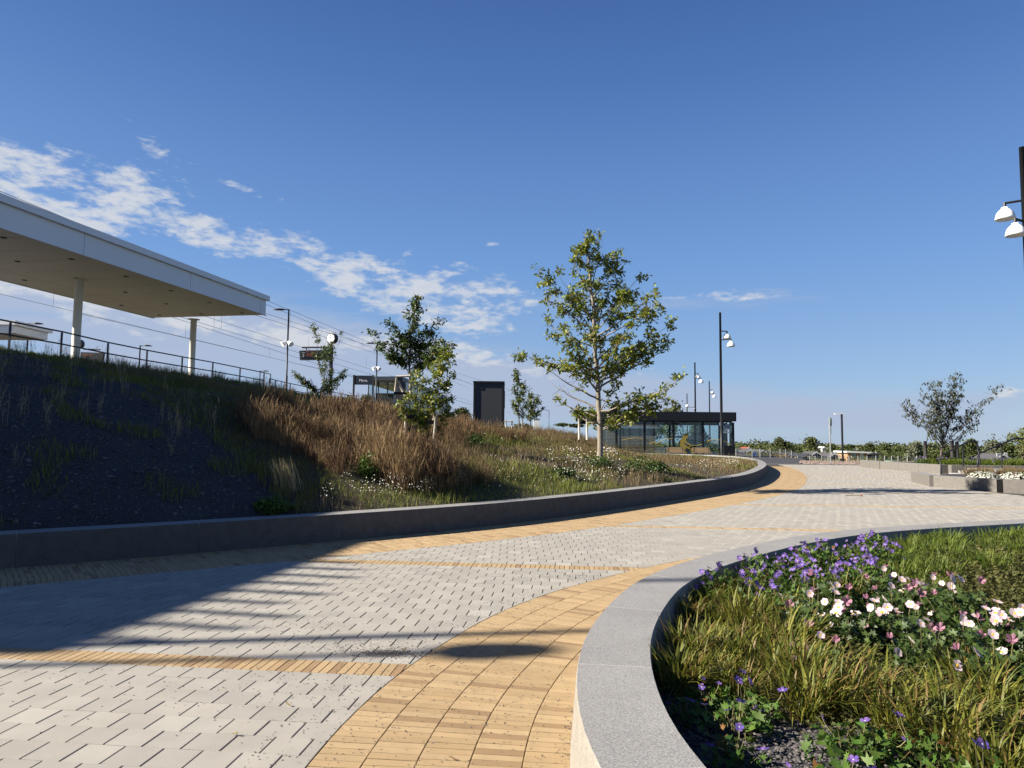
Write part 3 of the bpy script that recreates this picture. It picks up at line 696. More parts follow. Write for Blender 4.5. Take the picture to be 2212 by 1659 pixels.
# ------------------------------------------------------------------ railing along the crest
def railing(pts, ztop, zbot, label, name='railing', gap=.48, r=.030, end_drop=False):
    p0 = pts[0]; par = empty(name, (p0[0], p0[1], zbot)); tag(par, label, 'railing'); O = Vector(par.location)
    for (x, y) in pts: 
        MB(O).box(x-.035, x+.035, y-.02, y+.02, zbot-.25, ztop-.03).build('post', 'darkblue', par)
        MB(O).tube([(x, y, ztop-.03), (x, y, ztop+.02)], .022, 6).build('post_cap', 'darkblue', par)
    for z in (ztop, ztop-gap):
        MB(O).tube([(x+.045, y-.03, z) for x, y in pts], r, 8).build('rail', 'darkblue', par, True)
    for (x, y) in pts:
        MB(O).box(x-.02, x+.07, y-.045, y+.0, ztop-gap-.035, ztop-gap+.02).build('bracket', 'darkblue', par)
    if end_drop:
        x, y = pts[-1]; MB(O).tube([(x+.045, y-.03, ztop), (x+.10, y+.9, ztop), (x+.10, y+.95, ztop-.9)], r, 8).build('rail_end', 'darkblue', par, True)
    return par
rp = []
for px, py in ((-60, 678), (23, 694), (134, 716), (233.7, 739.6), (318, 756.7), (394, 771), (460, 783), (518.8, 795), (570.6, 805.5)):
    hz = 939.2 + px*.01; Y = (5.66-HC)*F/(hz-py); q = A(px, py, Y); rp.append((q[0], q[1]))
railing(rp, 5.66, 4.0, 'dark two-rail steel railing running along the crest under the white canopy', end_drop=True)
rp = []
for px, py in ((582, 818), (595, 822), (627, 829), (664, 836.5), (700, 844), (737, 851), (770, 857)):
    hz = 939.2 + px*.01; Y = (5.5-HC)*F/(hz-py); q = A(px, py, Y); rp.append((q[0], q[1]))
railing(rp, 5.5, 3.9, 'dark railing continuing behind the russet bushes towards the platform clock')

# ------------------------------------------------------------------ platform lamps
def plat_lamp(px, py, Y, side, label, spots=True, h=None, zb=3.8):
    x, y, z = A(px, py, Y); par = empty('platform_lamp', (x, y, zb)); tag(par, label, 'lamp post', 'lamp posts on the station platforms'); O = Vector(par.location); k = 1.
    MB(O).tube([(x, y, zb), (x, y, zb+2.2), (x, y, zb+2.22), (x, y, z)], [.09, .09, .065, .055], 10).build('pole', 'darkblue', par, True)
    MB(O).tube([(x, y, z-.05), (x+side*.35, y, z-.03)], .035, 8).build('arm', 'darkblue', par)
    # flat teardrop head
    V = []; Fc = []; n = 12
    for (f, w_, h_) in ((.25, .04, .03), (.35, .12, .07), (.6, .20, .10), (.85, .20, .07), (1.05, .10, .02), (1.10, .01, 0)):
        for j in range(n):
            a = 2*math.pi*j/n; V.append((x+side*f, y+w_*math.cos(a), z-.04 + (h_ if math.sin(a) > 0 else .035)*math.sin(a)))
    for i in range(5):
        for j in range(n): Fc.append((i*n+j, i*n+(j+1) % n, (i+1)*n+(j+1) % n, (i+1)*n+j))
    m_ = MB(O); m_.add(V, Fc); m_.build('lamp_head', 'black', par, True)
    MB(O).box(min(x+side*.5, x+side*.95), max(x+side*.5, x+side*.95), y-.13, y+.13, z-.085, z-.077).build('lens', 'lampin', par)
    if spots:
        for s_ in (-1, 1):
            m_ = MB(O); m_.tube([(x+s_*.06, y-.05, z-2.35), (x+s_*.32, y-.22, z-2.55)], [.09, .20], 10); m_.build('loudspeaker', 'lampwhite', par)
plat_lamp(624, 668, 50, -1, 'tall platform lamp with two loudspeakers standing right of the white canopy end')
plat_lamp(815, 741, 68, -1, 'second platform lamp in front of the dark waiting shelter')
plat_lamp(966, 799, 92, -1, 'third platform lamp just right of the slender young tree')
plat_lamp(1186, 886, 185, -1, 'distant platform lamp between the dark cabinet and the large oak', False)
plat_lamp(62, 698, 52, 1, 'small lamp behind the railing near the left edge', False)
plat_lamp(303, 746, 64, 1, 'small lamp behind the railing between the two canopy columns', False)
plat_lamp(562, 801, 88, 1, 'small lamp behind the end of the crest railing', False)
def off_lamp(x, y, zb, zt, label, hs=1.):
    par = empty('platform_lamp', (x, y, zb)); tag(par, label, 'lamp post', 'lamp posts on the station platforms'); O = Vector(par.location)
    MB(O).tube([(x, y, zb-.3), (x, y, zt)], .05, 8).build('pole', 'darkblue', par)
    MB(O).tube([(x, y, zt), (x+.25, y+.04, zt)], .04, 6).build('arm', 'darkblue', par)
    MB(O).tube([(x+.25, y+.04, zt), (x+.4, y+.05, zt), (x+.75, y+.1, zt+.01), (x+1.0, y+.14, zt)], [.08, .24, .20, .03], 8).build('lamp_head', 'black', par)
off_lamp(-17.9, 3.22, 3.6, 9.65, 'platform lamp outside the left edge casting the blob of shadow on the bricks')
par = empty('mast', (-18.6, 3.62, 3.6)); tag(par, 'slender mast outside the left edge casting the long thin shadow over the paving', 'mast'); MB(par.location).tube([(-18.6, 3.62, 3.3), (-18.6, 3.62, 12.2)], [.085, .065], 8).build('pole', 'darkblue', par)

# ------------------------------------------------------------------ overhead line wires
def wire(name, px0, py0, px1, py1, Y0, label):
    """straight wire through two photo points running parallel to the track"""
    a = A(px0, py0, Y0); best = None
    for Y1 in np.linspace(Y0*1.05, Y0*9, 400):
        b = A(px1, py1, Y1); dr = (b[0]-a[0])/(b[1]-a[1])
        if best is None or abs(dr-.19) < best[0]: best = (abs(dr-.19), b)
    b = best[1]; d = Vector(b)-Vector(a); d.z *= 1
    p0 = Vector(a) - d*(25/d.y); p1 = Vector(b) + d*(60/d.y)
    m_ = MB(p0); m_.tube([p0, (p0+p1)/2, p1], .013, 5); o = m_.build(name, 'gutter'); o.location = p0; tag(o, label, 'wire', 'overhead line wires of the railway'); return a, d, o
wl = [((0, 413), (600, 659), 30), ((0, 421), (590, 664), 31), ((570, 676), (1000, 810), 48), ((565, 685), (1000, 823), 50), ((395, 686), (870, 830), 44), ((380, 688), (870, 846), 45),
      ((620, 740), (870, 820), 62), ((0, 635), (600, 776), 44), ((600, 776), (1000, 868), 70)]
wn = ['highest overhead wire, passing over the white canopy roof', 'second highest overhead wire, close under the top one', 'overhead wire leaving the upper canopy corner', 'overhead wire just below the canopy corner wire', 'overhead wire emerging under the canopy soffit at its right column', 'lower twin of the wire emerging under the soffit',
      'overhead wire crossing in front of the departure display', 'lowest contact wire passing behind both canopy columns', 'contact wire continuing to the right of the platform clock']
droppers = []
for (p, q, Y0), lb in zip(wl, wn):
    a, d, o = wire('overhead_wire', *p, *q, Y0, lb)
    if lb.startswith('lowest') or 'canopy corner wire' in lb or 'emerging' in lb or 'display' in lb:
        for k, t in enumerate((4, 18, 32, 46)):
            pt = Vector(a) + d*(t/d.y); m_ = MB(o.location); m_.tube([pt, pt+Vector((0, 0, 1.15))], .009, 4); m_.build('dropper', 'gutter', o)

# ------------------------------------------------------------------ departure display, clock, shelter, cabinet
def text_part(body, loc, size, m, parent, rot=(math.pi/2, 0, 0)):
    cu = bpy.data.curves.new('lettering', 'FONT'); cu.body = body; cu.size = size; cu.extrude = .003; cu.resolution_u = 2
    o = bpy.data.objects.new('lettering', cu); C.objects.link(o)
    me = bpy.data.meshes.new_from_object(o.evaluated_get(bpy.context.evaluated_depsgraph_get())); bpy.data.objects.remove(o)
    me.materials.clear(); me.materials.append(MT[m]); o = bpy.data.objects.new('lettering', me); C.objects.link(o)
    o.parent = parent; o.location = Vector(loc) - Vector(parent.location if parent.parent is None else (0, 0, 0)); o.rotation_euler = rot; return o
YD = 60.; k = YD/F
q = A(716, 757, YD); cp = empty('platform_clock', (q[0], YD, 4.4)); tag(cp, 'round two-faced station clock on a dark post above the departure display', 'clock'); O = Vector(cp.location)
MB(O).tube([(q[0], YD, 3.7), (q[0], YD, A(716, 752, YD)[2])], .16, 12).build('post', 'darkblue', cp)
cc = A(716, 731, YD)
MB(O).tube([(q[0], YD, A(716, 752, YD)[2]), (q[0], YD, cc[2]-.4)], .07, 8).build('neck', 'darkblue', cp)
MB(O).tube([(cc[0]-.02, YD-.17, cc[2]), (cc[0]+.16, YD+.25, cc[2])], .44, 24).build('clock_case', 'black', cp)
dv = Vector((-.18, -.42, 0)).normalized(); fc_ = Vector((cc[0]-.02, YD-.17, cc[2]))
MB(O).tube([fc_+dv*.001, fc_+dv*.012], .385, 24).build('clock_face', 'clockface', cp)
sd_ = Vector((-dv.y, dv.x, 0))
for a_, l_, w_ in ((rad(-68), .22, .02), (rad(-12), .31, .015)):
    dr = -sd_*0 + (sd_*math.sin(a_) + Vector((0, 0, math.cos(a_)))); MB(O).tube([fc_+dv*.02-dr*.05, fc_+dv*.02+dr*l_], w_, 4).build('clock_hand', 'black', cp)
for h_ in range(12):
    a_ = h_*math.pi/6; dr = sd_*math.sin(a_) + Vector((0, 0, math.cos(a_))); MB(O).tube([fc_+dv*.016+dr*.30, fc_+dv*.016+dr*.36], .013, 4).build('hour_mark', 'black', cp)
ds = empty('departure_display', (q[0]-1.3, YD-.1, A(680, 780, YD)[2])); tag(ds, 'dark hanging departure display board with number 2 beside the clock post', 'display'); O = Vector(ds.location)
l0 = A(650, 758, YD); l1 = A(713, 779, YD)
MB(O).vprism([(l0[0]-.08, l0[2]+.0), (l0[0]+.02, l1[2]-.0), (l1[0], l1[2]+.05), (l1[0], l0[2]+.08)][::-1], YD-.25, YD+.05).build('casing', 'darkgrey', ds)
MB(O).box(l0[0]+.16, l1[0]-.08, YD-.262, YD-.252, l1[2]+.12, l0[2]-.04).build('screen', 'screen', ds)
MB(O).tube([(l0[0]+.1, YD-.1, l0[2]+.28), (q[0], YD-.1, l0[2]+.33)], .07, 8).build('support_tube', 'darkgrey', ds)
for f in (.2, .8): MB(O).tube([(l0[0]+f*(l1[0]-l0[0]), YD-.1, l0[2]+.05), (l0[0]+f*(l1[0]-l0[0]), YD-.1, l0[2]+.28)], .03, 6).build('hanger', 'darkgrey', ds)
zt_ = l0[2]
text_part('Spår', (l0[0]+.2, YD-.266, zt_-.22), .13, 'lettering', ds); text_part('2', (l0[0]+.22, YD-.266, zt_-.52), .34, 'lettering', ds)
for i_, tx in enumerate(('10.11   Ängelholm', 'Ängelholm', 'Knutpunkten')): text_part(tx, (l0[0]+.5, YD-.266, zt_-.16-.16*i_), .13, 'orange', ds)
# sign and display behind the first canopy column
ds2 = empty('departure_display', (*A(200, 778, 62)[:2], 4.6)); tag(ds2, 'grey departure display half hidden behind the left canopy column', 'display'); O = Vector(ds2.location)
a_ = A(178, 761, 62); b_ = A(225, 783, 62)
MB(O).vprism([(a_[0], a_[2]), (a_[0]-.1, b_[2]), (b_[0]-.1, b_[2]), (b_[0], a_[2]-.05)][::-1], 61.8, 62.1).build('casing', 'darkgrey', ds2)
MB(O).tube([(a_[0]+.1, 62, a_[2]+.28), (b_[0]-.4, 62, a_[2]+.24)], .06, 8).build('support_tube', 'darkgrey', ds2)
MB(O).tube([(a_[0]-.4, 62, 4.4), (a_[0]-.4, 62, a_[2]+.35)], .1, 8).build('post', 'darkgrey', ds2)
text_part('Helsingborg C', (a_[0]+.1, 61.79, a_[2]-.3), .16, 'orange', ds2)
ck2 = A(170, 743, 62); cb = empty('platform_clock', (*ck2[:2], 4.6)); tag(cb, 'dark round clock half hidden behind the left canopy column', 'clock')
MB(cb.location).tube([(ck2[0], 61.8, ck2[2]), (ck2[0], 62.2, ck2[2])], .42, 20).build('clock_case', 'black', cb); MB(cb.location).tube([(ck2[0], 62, 4.5), (ck2[0], 62, ck2[2]-.4)], .08, 8).build('post', 'darkgrey', cb)

# waiting shelter on the platform
YS = 70.
wsr = empty('waiting_shelter', (*A(850, 870, YS)[:2], 4.5)); tag(wsr, 'glazed platform waiting shelter with rounded dark roof and open timber soffit', 'shelter'); O = Vector(wsr.location)
e0 = A(800, 811, YS); e1 = A(868, 814, YS); f1 = A(966, 853, 101.); zR = e1[2]; zr0 = zR-.42
poly = [(e0[0]-.9, YS+.7), (e0[0]-.3, YS), (e1[0]-.5, YS-.5), (e1[0]+.1, YS-.1), (f1[0]+.0, 100.6), (f1[0]-.3, 101.2), (f1[0]-4, 101), (e0[0]-1.0, YS+2)]
m_ = MB(O); m_.prism(poly, zr0+.02, zR); m_.build('roof', 'darkblue', wsr); m_ = MB(O); m_.prism([(x*.999, y+.15) for x, y in poly], zr0-.06, zr0+.015); m_.build('soffit', 'pine', wsr)
a_ = A(854, 830, YS)[0]; b_ = A(876, 830, YS)[0]
MB(O).box(a_, b_, YS-.2, YS+.3, 3.7, zr0-.065).build('corner_panel', 'darkgrey', wsr)
for px in (797, 818, 838):
    x = A(px, 840, YS+.6)[0]; MB(O).box(x-.05, x+.05, YS+.4, YS+.5, 3.7, zr0-.065).build('post', 'darkgrey', wsr)
MB(O).box(A(798, 840, YS+.6)[0]+.05, a_, YS+.44, YS+.46, 4.1, zr0-.07).build('pane', 'glassd', wsr)
MB(O).box(A(798, 840, YS+.6)[0]+.05, a_, YS+3.0, YS+3.04, 4.6, 6.3).build('bench_back', 'darkgrey', wsr)
ln = 101.-YS-.5; dxs = (f1[0]-e1[0])/31.
for i in range(10):
    y0_ = YS+.4 + ln*i/10; y1_ = YS+.4 + ln*(i+1)/10
    xa = b_+dxs*(y0_-YS)-.05; xb = b_+dxs*(y1_-YS)-.05
    MB(O).obox((xa, y0_+.06), (xb, y1_-.06), .03, 4.1, zr0-.075).build('pane', 'glass', wsr); MB(O).box(xb-.04, xb+.04, y1_-.04, y1_+.04, 3.7, zr0-.065).build('post', 'darkgrey', wsr)
sg = empty('station_name_sign', (*A(790, 840, YS-1)[:2], 4.5)); tag(sg, 'dark station name board reading Maria on two posts left of the shelter', 'sign'); O = Vector(sg.location)
a_ = A(765, 810, YS-1); b_ = A(808, 816, YS-.6)
for q in (a_, b_): MB(O).box(q[0]-.08, q[0]+.08, YS-1.1, YS-.95, 3.6, a_[2]).build('post', 'slatdark' if q is a_ else 'darkgrey', sg)
MB(O).box(a_[0]+.085, b_[0]-.085, YS-1.08, YS-.99, a_[2]-.95, a_[2]-.05).build('board', 'darkblue', sg)
text_part('Maria', ((a_[0]+b_[0])/2-.42, YS-1.085, a_[2]-.65), .36, 'lettering', sg)

# dark technical cabinet on the hill
YB = 41.
cb = empty('technical_cabinet', (*A(1062, 900, YB)[:2], 2.3)); tag(cb, 'tall dark grey technical cabinet standing in the dry brush', 'cabinet'); O = Vector(cb.location)
a_ = A(1023, 823, YB); b_ = A(1089, 823, YB); z1_ = a_[2]; z0_ = 2.0
MB(O).box(a_[0]+.05, b_[0]-.05, YB+.05, YB+2.0, z0_, z1_-.05).build('body', 'darkgrey', cb)
for x in (a_[0], b_[0]-.11): MB(O).box(x, x+.11, YB, YB+.10, z0_, z1_-.05).build('corner_post', 'black', cb)
MB(O).box(a_[0]-.03, b_[0]+.03, YB-.03, YB+2.06, z1_-.09, z1_).build('roof', 'black', cb)
MB(O).box(b_[0]-.048, b_[0]+.02, YB+.15, YB+1.9, z0_, z1_-.10).build('side_panel', 'black', cb)
MB(O).box(b_[0]+.021, b_[0]+.05, YB+.7, YB+1.6, z1_-1.5, z1_-.5).build('side_hatch', 'galv', cb)
MB(O).box(a_[0]+.38, a_[0]+.55, YB+.03, YB+.06, z1_-.50, z1_-.36).build('vent', 'black', cb)
ub = empty('utility_box', (*A(1160, 914, 60)[:2], 2.6)); tag(ub, 'small white utility box beyond the saplings right of the dark cabinet', 'cabinet')
a_ = A(1153, 905, 60); b_ = A(1166, 905, 60)
MB(ub.location).box(a_[0], b_[0], 60, 60.5, 1.5, a_[2]).build('body', 'lampwhite', ub); MB(ub.location).box(a_[0]-.03, b_[0]+.03, 59.97, 60.53, a_[2]+.003, a_[2]+.04).build('lid', 'galv', ub)

# ------------------------------------------------------------------ bicycle shelter
YF = 80.
def zx(x, y, Y=YF): return A((2350+x/3.403)/1.852, (1600+y/3.403)/1.852, Y)
bs = empty('bicycle_shelter', (17.5, YF, 0)); tag(bs, 'long black glazed bicycle shelter with gold cyclist on its glass', 'shelter'); O = Vector(bs.location)
xl, _, zt_ = zx(150, 155); xr, _, _z = zx(2013, 166); zt_ = (zt_+_z)/2; zb_ = zx(2013, 291)[2]; zb_ = (zb_ + zx(1100, 285)[2])/2
xl -= 2.0
for a, b in ((xl, xl+5.2), (xl+5.2, xl+11.), (xl+11., xr)): MB(O).box(a+.008, b-.008, YF-.35, YF-.25, zb_, zt_).build('fascia_panel', 'black', bs)
MB(O).box(xl, xr-.10, YF-.247, YF+5.4, zb_+.1, zt_-.05).build('roof', 'black', bs)
MB(O).box(xr-.098, xr, YF-.35, YF+5.4, zb_-.0, zt_).build('fascia_panel', 'black', bs)
MB(O).box(xl+.2, xr-.3, YF+5.1, YF+5.3, zb_-.35, zb_+.09).build('rear_beam', 'black', bs); MB(O).box(xl+.2, xr-.4, YF+.0, YF+.15, zb_-.12, zb_+.09).build('front_beam', 'black', bs)
fx = [zx(v, 400)[0] for v in (200, 397, 780, 1173, 1573, 1985)]
for i, x in enumerate(fx): MB(O).box(x-.12, x+.12, YF-.02, YF+.2, -.05, zb_-.125).build('post', 'black', bs)
bx_ = [zx(v, 400, YF+5)[0] for v in (170, 450, 780, 1125, 1470, 1800)]
for x in bx_: MB(O).box(x-.10, x+.10, YF+5.1, YF+5.3, -.05, zb_-.355).build('post', 'black', bs)
for a, b in zip(fx[:-1], fx[1:]): MB(O).box(a+.125, b-.125, YF+.08, YF+.10, .15, zb_-.125).build('pane', 'glass', bs)
for a, b in zip(bx_[:-1], bx_[1:]): MB(O).box(a+.105, b-.105, YF+5.18, YF+5.20, .15, zb_-.36).build('pane', 'glassd', bs)
xe = fx[-1]
for k_, y in enumerate((YF+1.2, YF+2.4, YF+3.8)): MB(O).box(xe-.06, xe+.06, y-.06, y+.06, -.05, zb_-.01).build('post', 'black', bs)
MB(O).box(xe-.015, xe+.015, YF+.25, YF+1.1, .15, zb_-.1).build('pane', 'glassd', bs); MB(O).box(xe-.015, xe+.015, YF+2.5, YF+3.7, .15, zb_-.1).build('pane', 'glassd', bs)
for v in (1130, 1500):     # braces under the roof
    p, q = zx(v, 335, YF+2.5), zx(v+50, 285, YF+2.5); MB(O).tube([p, q], .06, 6).build('brace', 'galv', bs)
nb = zx(1905, 370); MB(O).box(nb[0]-.28, nb[0]+.24, YF-.14, YF-.06, zx(1900, 412)[2], zx(1900, 328)[2]).build('notice_board', 'bluegrey', bs); MB(O).box(nb[0]-.55, nb[0]+.25, YF-.22, YF-.05, zx(1900, 452)[2], zx(1900, 432)[2]).build('ledge', 'bluegrey', bs)
# gold silhouette of a cyclist, a film on the glass
def film(pts, name='film', y=YF+.068):
    P_ = [(zx(a, b)[0], zx(a, b)[2]) for a, b in pts]; m_ = MB(O); m_.vprism(P_[::-1], y, y+.008); return m_.build(name, 'gold', bs)
film([(1318, 470), (1330, 457), (1352, 453), (1372, 460), (1382, 478), (1374, 487), (1378, 505), (1366, 516), (1352, 520), (1345, 535), (1350, 560), (1362, 575), (1385, 590), (1410, 606), (1422, 625), (1412, 632), (1395, 622), (1360, 600), (1340, 590), (1330, 580), (1318, 585), (1325, 600), (1350, 622), (1370, 634), (1352, 642), (1345, 660), (1325, 672), (1308, 660), (1300, 640), (1270, 640), (1248, 630), (1238, 608), (1243, 575), (1262, 545), (1292, 520), (1308, 507), (1295, 505), (1298, 490), (1310, 488)])
film([(1312, 660), (1330, 672), (1340, 700), (1360, 725), (1340, 728), (1318, 720), (1310, 700)]); film([(1345, 640), (1420, 632), (1430, 650), (1395, 672), (1350, 655)])
film([(1395, 640), (1428, 636), (1440, 690), (1436, 728), (1420, 728), (1412, 690)])
def gline(pts, r=.035):
    MB(O).tube([(zx(a, b)[0], YF+.055, zx(a, b)[2]) for a, b in pts], r, 5).build('film_line', 'gold', bs)
gline([(470, 545), (560, 530), (660, 518), (760, 530), (850, 570), (930, 600), (1000, 560), (1060, 532), (1160, 526)]); gline([(810, 615), (880, 585), (930, 565)]); gline([(920, 600), (950, 620), (1040, 635)])
gline([(1430, 618), (1500, 620), (1570, 600), (1640, 555), (1720, 540), (1790, 590)]); gline([(1600, 600), (1680, 545), (1800, 545)]); gline([(1845, 555), (1900, 580), (1960, 612)])
# timber building behind the glass
YT = 92.
tb = empty('timber_store', (zx(600, 600, YT)[0], YT, 0)); tag(tb, 'low brown slatted timber building with planted roof, seen through the bicycle shelter glass', 'building'); O3 = Vector(tb.location)
a_ = zx(262, 385, YT); b_ = zx(920, 385, YT)
MB(O3).box(a_[0]+.06, b_[0]-.06, YT+.06, YT+5, -.1, a_[2]).build('wall', 'slatdark', tb)
z = .1
while z < a_[2]-.1: MB(O3).box(a_[0], b_[0], YT, YT+.05, z, z+.13).build('slat', 'slat', tb); z += .19
MB(O3).box(a_[0]-.2, b_[0]+.3, YT-.25, YT+5.2, a_[2]+.01, a_[2]+.30).build('roof_edge', 'bluegrey', tb); MB(O3).box(a_[0]-.1, b_[0]+.2, YT-.15, YT+5.1, a_[2]+.304, a_[2]+.52).build('planted_roof', 'sedum', tb)
# small roofed stand behind
YV = 100.
st = empty('bus_shelter', (zx(1400, 600, YV)[0], YV, 0)); tag(st, 'thin flat roofed bus shelter seen through the glass right of the gold cyclist', 'shelter'); O4 = Vector(st.location)
a_ = zx(1100, 490, YV); b_ = zx(1585, 490, YV); c_ = zx(1585, 520, YV)
MB(O4).box(a_[0], b_[0], YV, YV+2.2, c_[2], a_[2]).build('roof', 'darkgrey', st); MB(O4).box(zx(1325, 500, YV)[0], zx(1400, 500, YV)[0], YV+.4, YV+1.8, -.1, c_[2]-.005).build('core', 'darkgrey', st)
MB(O4).tube([(b_[0]-.6, YV+1, -.1), (b_[0]-.6, YV+1, c_[2]-.005)], .07, 6).build('post', 'darkgrey', st)

# benches
def bench(px0, px1, label):
    Y = 76.; a_ = A(px0, 967, Y)[0]; b_ = A(px1, 969, Y)[0]; c_ = (a_+b_)/2
    par = empty('park_bench', (c_, Y, 0), math.pi); tag(par, label, 'bench', 'pine benches in front of the bicycle shelter'); w_ = (b_-a_)/2
    for i in range(4):
        z = .50 + i*.135; y = .02 - i*.035; m_ = MB(); m_.box(-w_, w_, y-.03, y, z, z+.115); o = m_.build('back_slat', 'pine', par)
    for i in range(4): MB().box(-w_, w_, .08+i*.12, .18+i*.12, .43, .47).build('seat_slat', 'pine', par)
    for s_ in (-1, 1):
        x = s_*(w_-.15); MB().tube([(x, -.09, 1.0), (x, .03, .45), (x, .0, .0)], .025, 6).build('leg', 'black', par); MB().tube([(x, .04, .42), (x, .55, .42), (x, .60, .0)], .025, 6).build('leg', 'black', par)
        MB().tube([(x+s_*.17, .0, .62), (x+s_*.17, .25, .68), (x+s_*.17, .58, .66), (x+s_*.17, .6, .42)], .025, 6).build('armrest', 'black', par)
bench(1440.5, 1477, 'left pine bench, just left of the gold cyclist'); bench(1496, 1534, 'right pine bench, beside the tall lamp pole')
# litter bin
Y = 72.; a_ = A(1564, 963, Y); b_ = A(1588, 963, Y); lb = empty('litter_bin', ((a_[0]+b_[0])/2, Y, 0)); tag(lb, 'large black square litter bin beside the tall lamp pole', 'litter bin'); O = Vector(lb.location)
MB(O).box(a_[0], b_[0], Y, Y+.6, .02, a_[2]-.06).build('body', 'black', lb); MB(O).box(a_[0]-.02, b_[0]+.02, Y-.02, Y+.62, a_[2]-.055, a_[2]).build('lid', 'black', lb)
MB(O).box(a_[0]+.12, a_[0]+.40, Y-.012, Y-.002, a_[2]-.35, a_[2]-.15).build('opening', 'slatdark', lb)

# ------------------------------------------------------------------ tall street lamps with white bells
def bell_lamp(px, ptop, Y, label, sides=((1, 0.), (1, -.62)), zt=None, k=1., basez=0, first=[None]):
    x, y, z = A(px, ptop, Y); par = empty('street_lamp', (x, y, basez)); tag(par, label, 'street lamp', 'tall black street lamps with white bell shades')
    MB().tube([(0, 0, 0), (0, 0, 3), (0, 0, z-basez)], [.15, .13, .10], 10).build('pole', 'black', par, True)
    for (sx_, dy_, dz, r_) in sides:
        az_ = z-basez-dz; arm = MB(); ex, ey = sx_, dy_
        arm.tube([(0, 0, az_), (ex, ey, az_+.10*0)], .05, 6); arm.tube([(ex, ey, az_+.02), (ex, ey, az_-.18)], .06, 6); arm.build('arm', 'black', par)
        sh = MB(); sh.lathe([(.08, -.16), (.13, -.18), (.14, -.24), (.22, -.30), (.31, -.42), (.36, -.60), (.365, -.68), (.345, -.68), (.33, -.6), (.05, -.5)], (ex, ey, az_), 18); s_ = sh.build('lamp_shade', 'lampwhite', par, True)
    return par
bell_lamp(1555.5, 675, 64.6, 'nearest tall black street lamp with two white bells in front of the bicycle shelter', ((.66, .15, 1.72, 0), (.78, -.6, 2.55, 0)))
bell_lamp(2207, 318, 28.2, 'tall black street lamp at the right edge with two white bells pointing left', ((-.52, .4, 2.22, 0), (-.66, -.35, 3.12, 0)))
bell_lamp(1501, 783, 104, 'second street lamp, rising behind the bicycle shelter roof', ((.5, .2, 1.6, 0), (.8, -.4, 2.35, 0)))
bell_lamp(1532, 823, 137, 'third street lamp, rising between the two nearer ones', ((.6, .1, 1.7, 0), (.9, -.3, 2.5, 0)))
bell_lamp(1484, 850, 165, 'far street lamp rising left of the second lamp, with arms both ways', ((1.8, 0, 3.2, 0), (-.1, -.5, 2.4, 0)))
bell_lamp(1475, 882, 190, 'farthest street lamp just above the shelter roof', ((.9, 0, 3.0, 0),))
# flat headed lamp and bus stop sign
x, y, z = A(1818, 893, 62); par = empty('street_lamp', (x, y, 0)); tag(par, 'black lamp post with flat white head standing in the stone strip', 'street lamp')
MB().tube([(0, 0, -.3), (0, 0, z)], .09, 8).build('pole', 'black', par); MB().box(-.62, .2, -.1, .1, z-.07, z+.0).build('lamp_head', 'lampwhite', par)
x, y, z = A(1792, 902, 54.9); par = empty('bus_stop_sign', (x, y, 0)); tag(par, 'slim grey bus stop pole with round green sign turned edge on', 'sign')
MB().tube([(0, 0, -.05), (0, 0, z)], .045, 8).build('pole', 'galv', par); MB().box(-.25, .25, -.2, .2, -.02, .03).build('foot', 'galv', par)
MB().tube([(.07, -.02, z-.35), (.105, -.042, z-.35)], .33, 20).build('round_sign', 'greensign', par); MB().obox((.02, -.16), (.19, .2), .03, z-1.25, z-.72).build('timetable', 'greensign', par)
for dz in (.1, .6, .8, 1.25): MB().box(-.06, .10, -.03, .03, z-dz-.03, z-dz).build('clamp', 'lampwhite', par)

# ------------------------------------------------------------------ right-hand raised beds, steps and handrails
def bed_wall(corners, h, name, label, closed_poly, soilz):
    par = empty(name, (corners[0][0], corners[0][1], 0)); tag(par, label, 'planter'); O = Vector(par.location)
    for a, b in zip(corners[:-1], corners[1:]):
        L_ = math.dist(a, b); n = max(1, round(L_/2.3))
        for i in range(n):
            p = [a[j]+(b[j]-a[j])*(i/n) for j in (0, 1)]; q = [a[j]+(b[j]-a[j])*((i+1)/n) for j in (0, 1)]
            d = [(q[j]-p[j])/L_*n for j in (0, 1)]; nrm = (d[1], -d[0]) 
            nrm = (-nrm[0]*.4, -nrm[1]*.4)
            g = .006
            p = [p[j]+d[j]*g for j in (0, 1)]; q = [q[j]-d[j]*g for j in (0, 1)]
            m_ = MB(O); m_.prism([p, q, (q[0]+nrm[0], q[1]+nrm[1]), (p[0]+nrm[0], p[1]+nrm[1])], -.05, h); o = m_.build('granite_block', ('granite_mid', 'granite_top'), par)
            o.data.polygons[1].material_index = 1 if len(o.data.polygons) > 1 else 0
    m_ = MB(O); m_.prism(closed_poly, -.05, soilz); m_.build('soil', 'soil', par); return par
bed_wall([(24.6, 49.5), (24.15, 46), (24.4, 39.9), (30, 39.2), (38, 39)][::-1], .50, 'planter_wall', 'far granite raised bed holding the multi-stemmed tree', [(24.6, 40.3), (37, 39.5), (37, 49), (25, 49)], .42)
bed_wall([(17.9, 31.2), (16.6, 27.6), (17.4, 25.2), (19.4, 23.3), (24, 21.5), (32, 20)][::-1], .44, 'planter_wall', 'low granite raised bed with white flowering cushions at the right edge', [(17.4, 27.6), (18, 25.8), (19.6, 24.1), (24, 22.3), (32, 20.9), (32, 33), (18.6, 31)], .36)
stp = empty('stone_steps', (24, 36, 0)); tag(stp, 'pale granite steps rising between the two raised beds', 'steps')
for i in range(3): MB(stp.location).box(23.4+i*.5, 27+i*.01, 35.3, 38.2, i*.13-.05, i*.13+.13-.002).build('step', 'granite_top', stp)
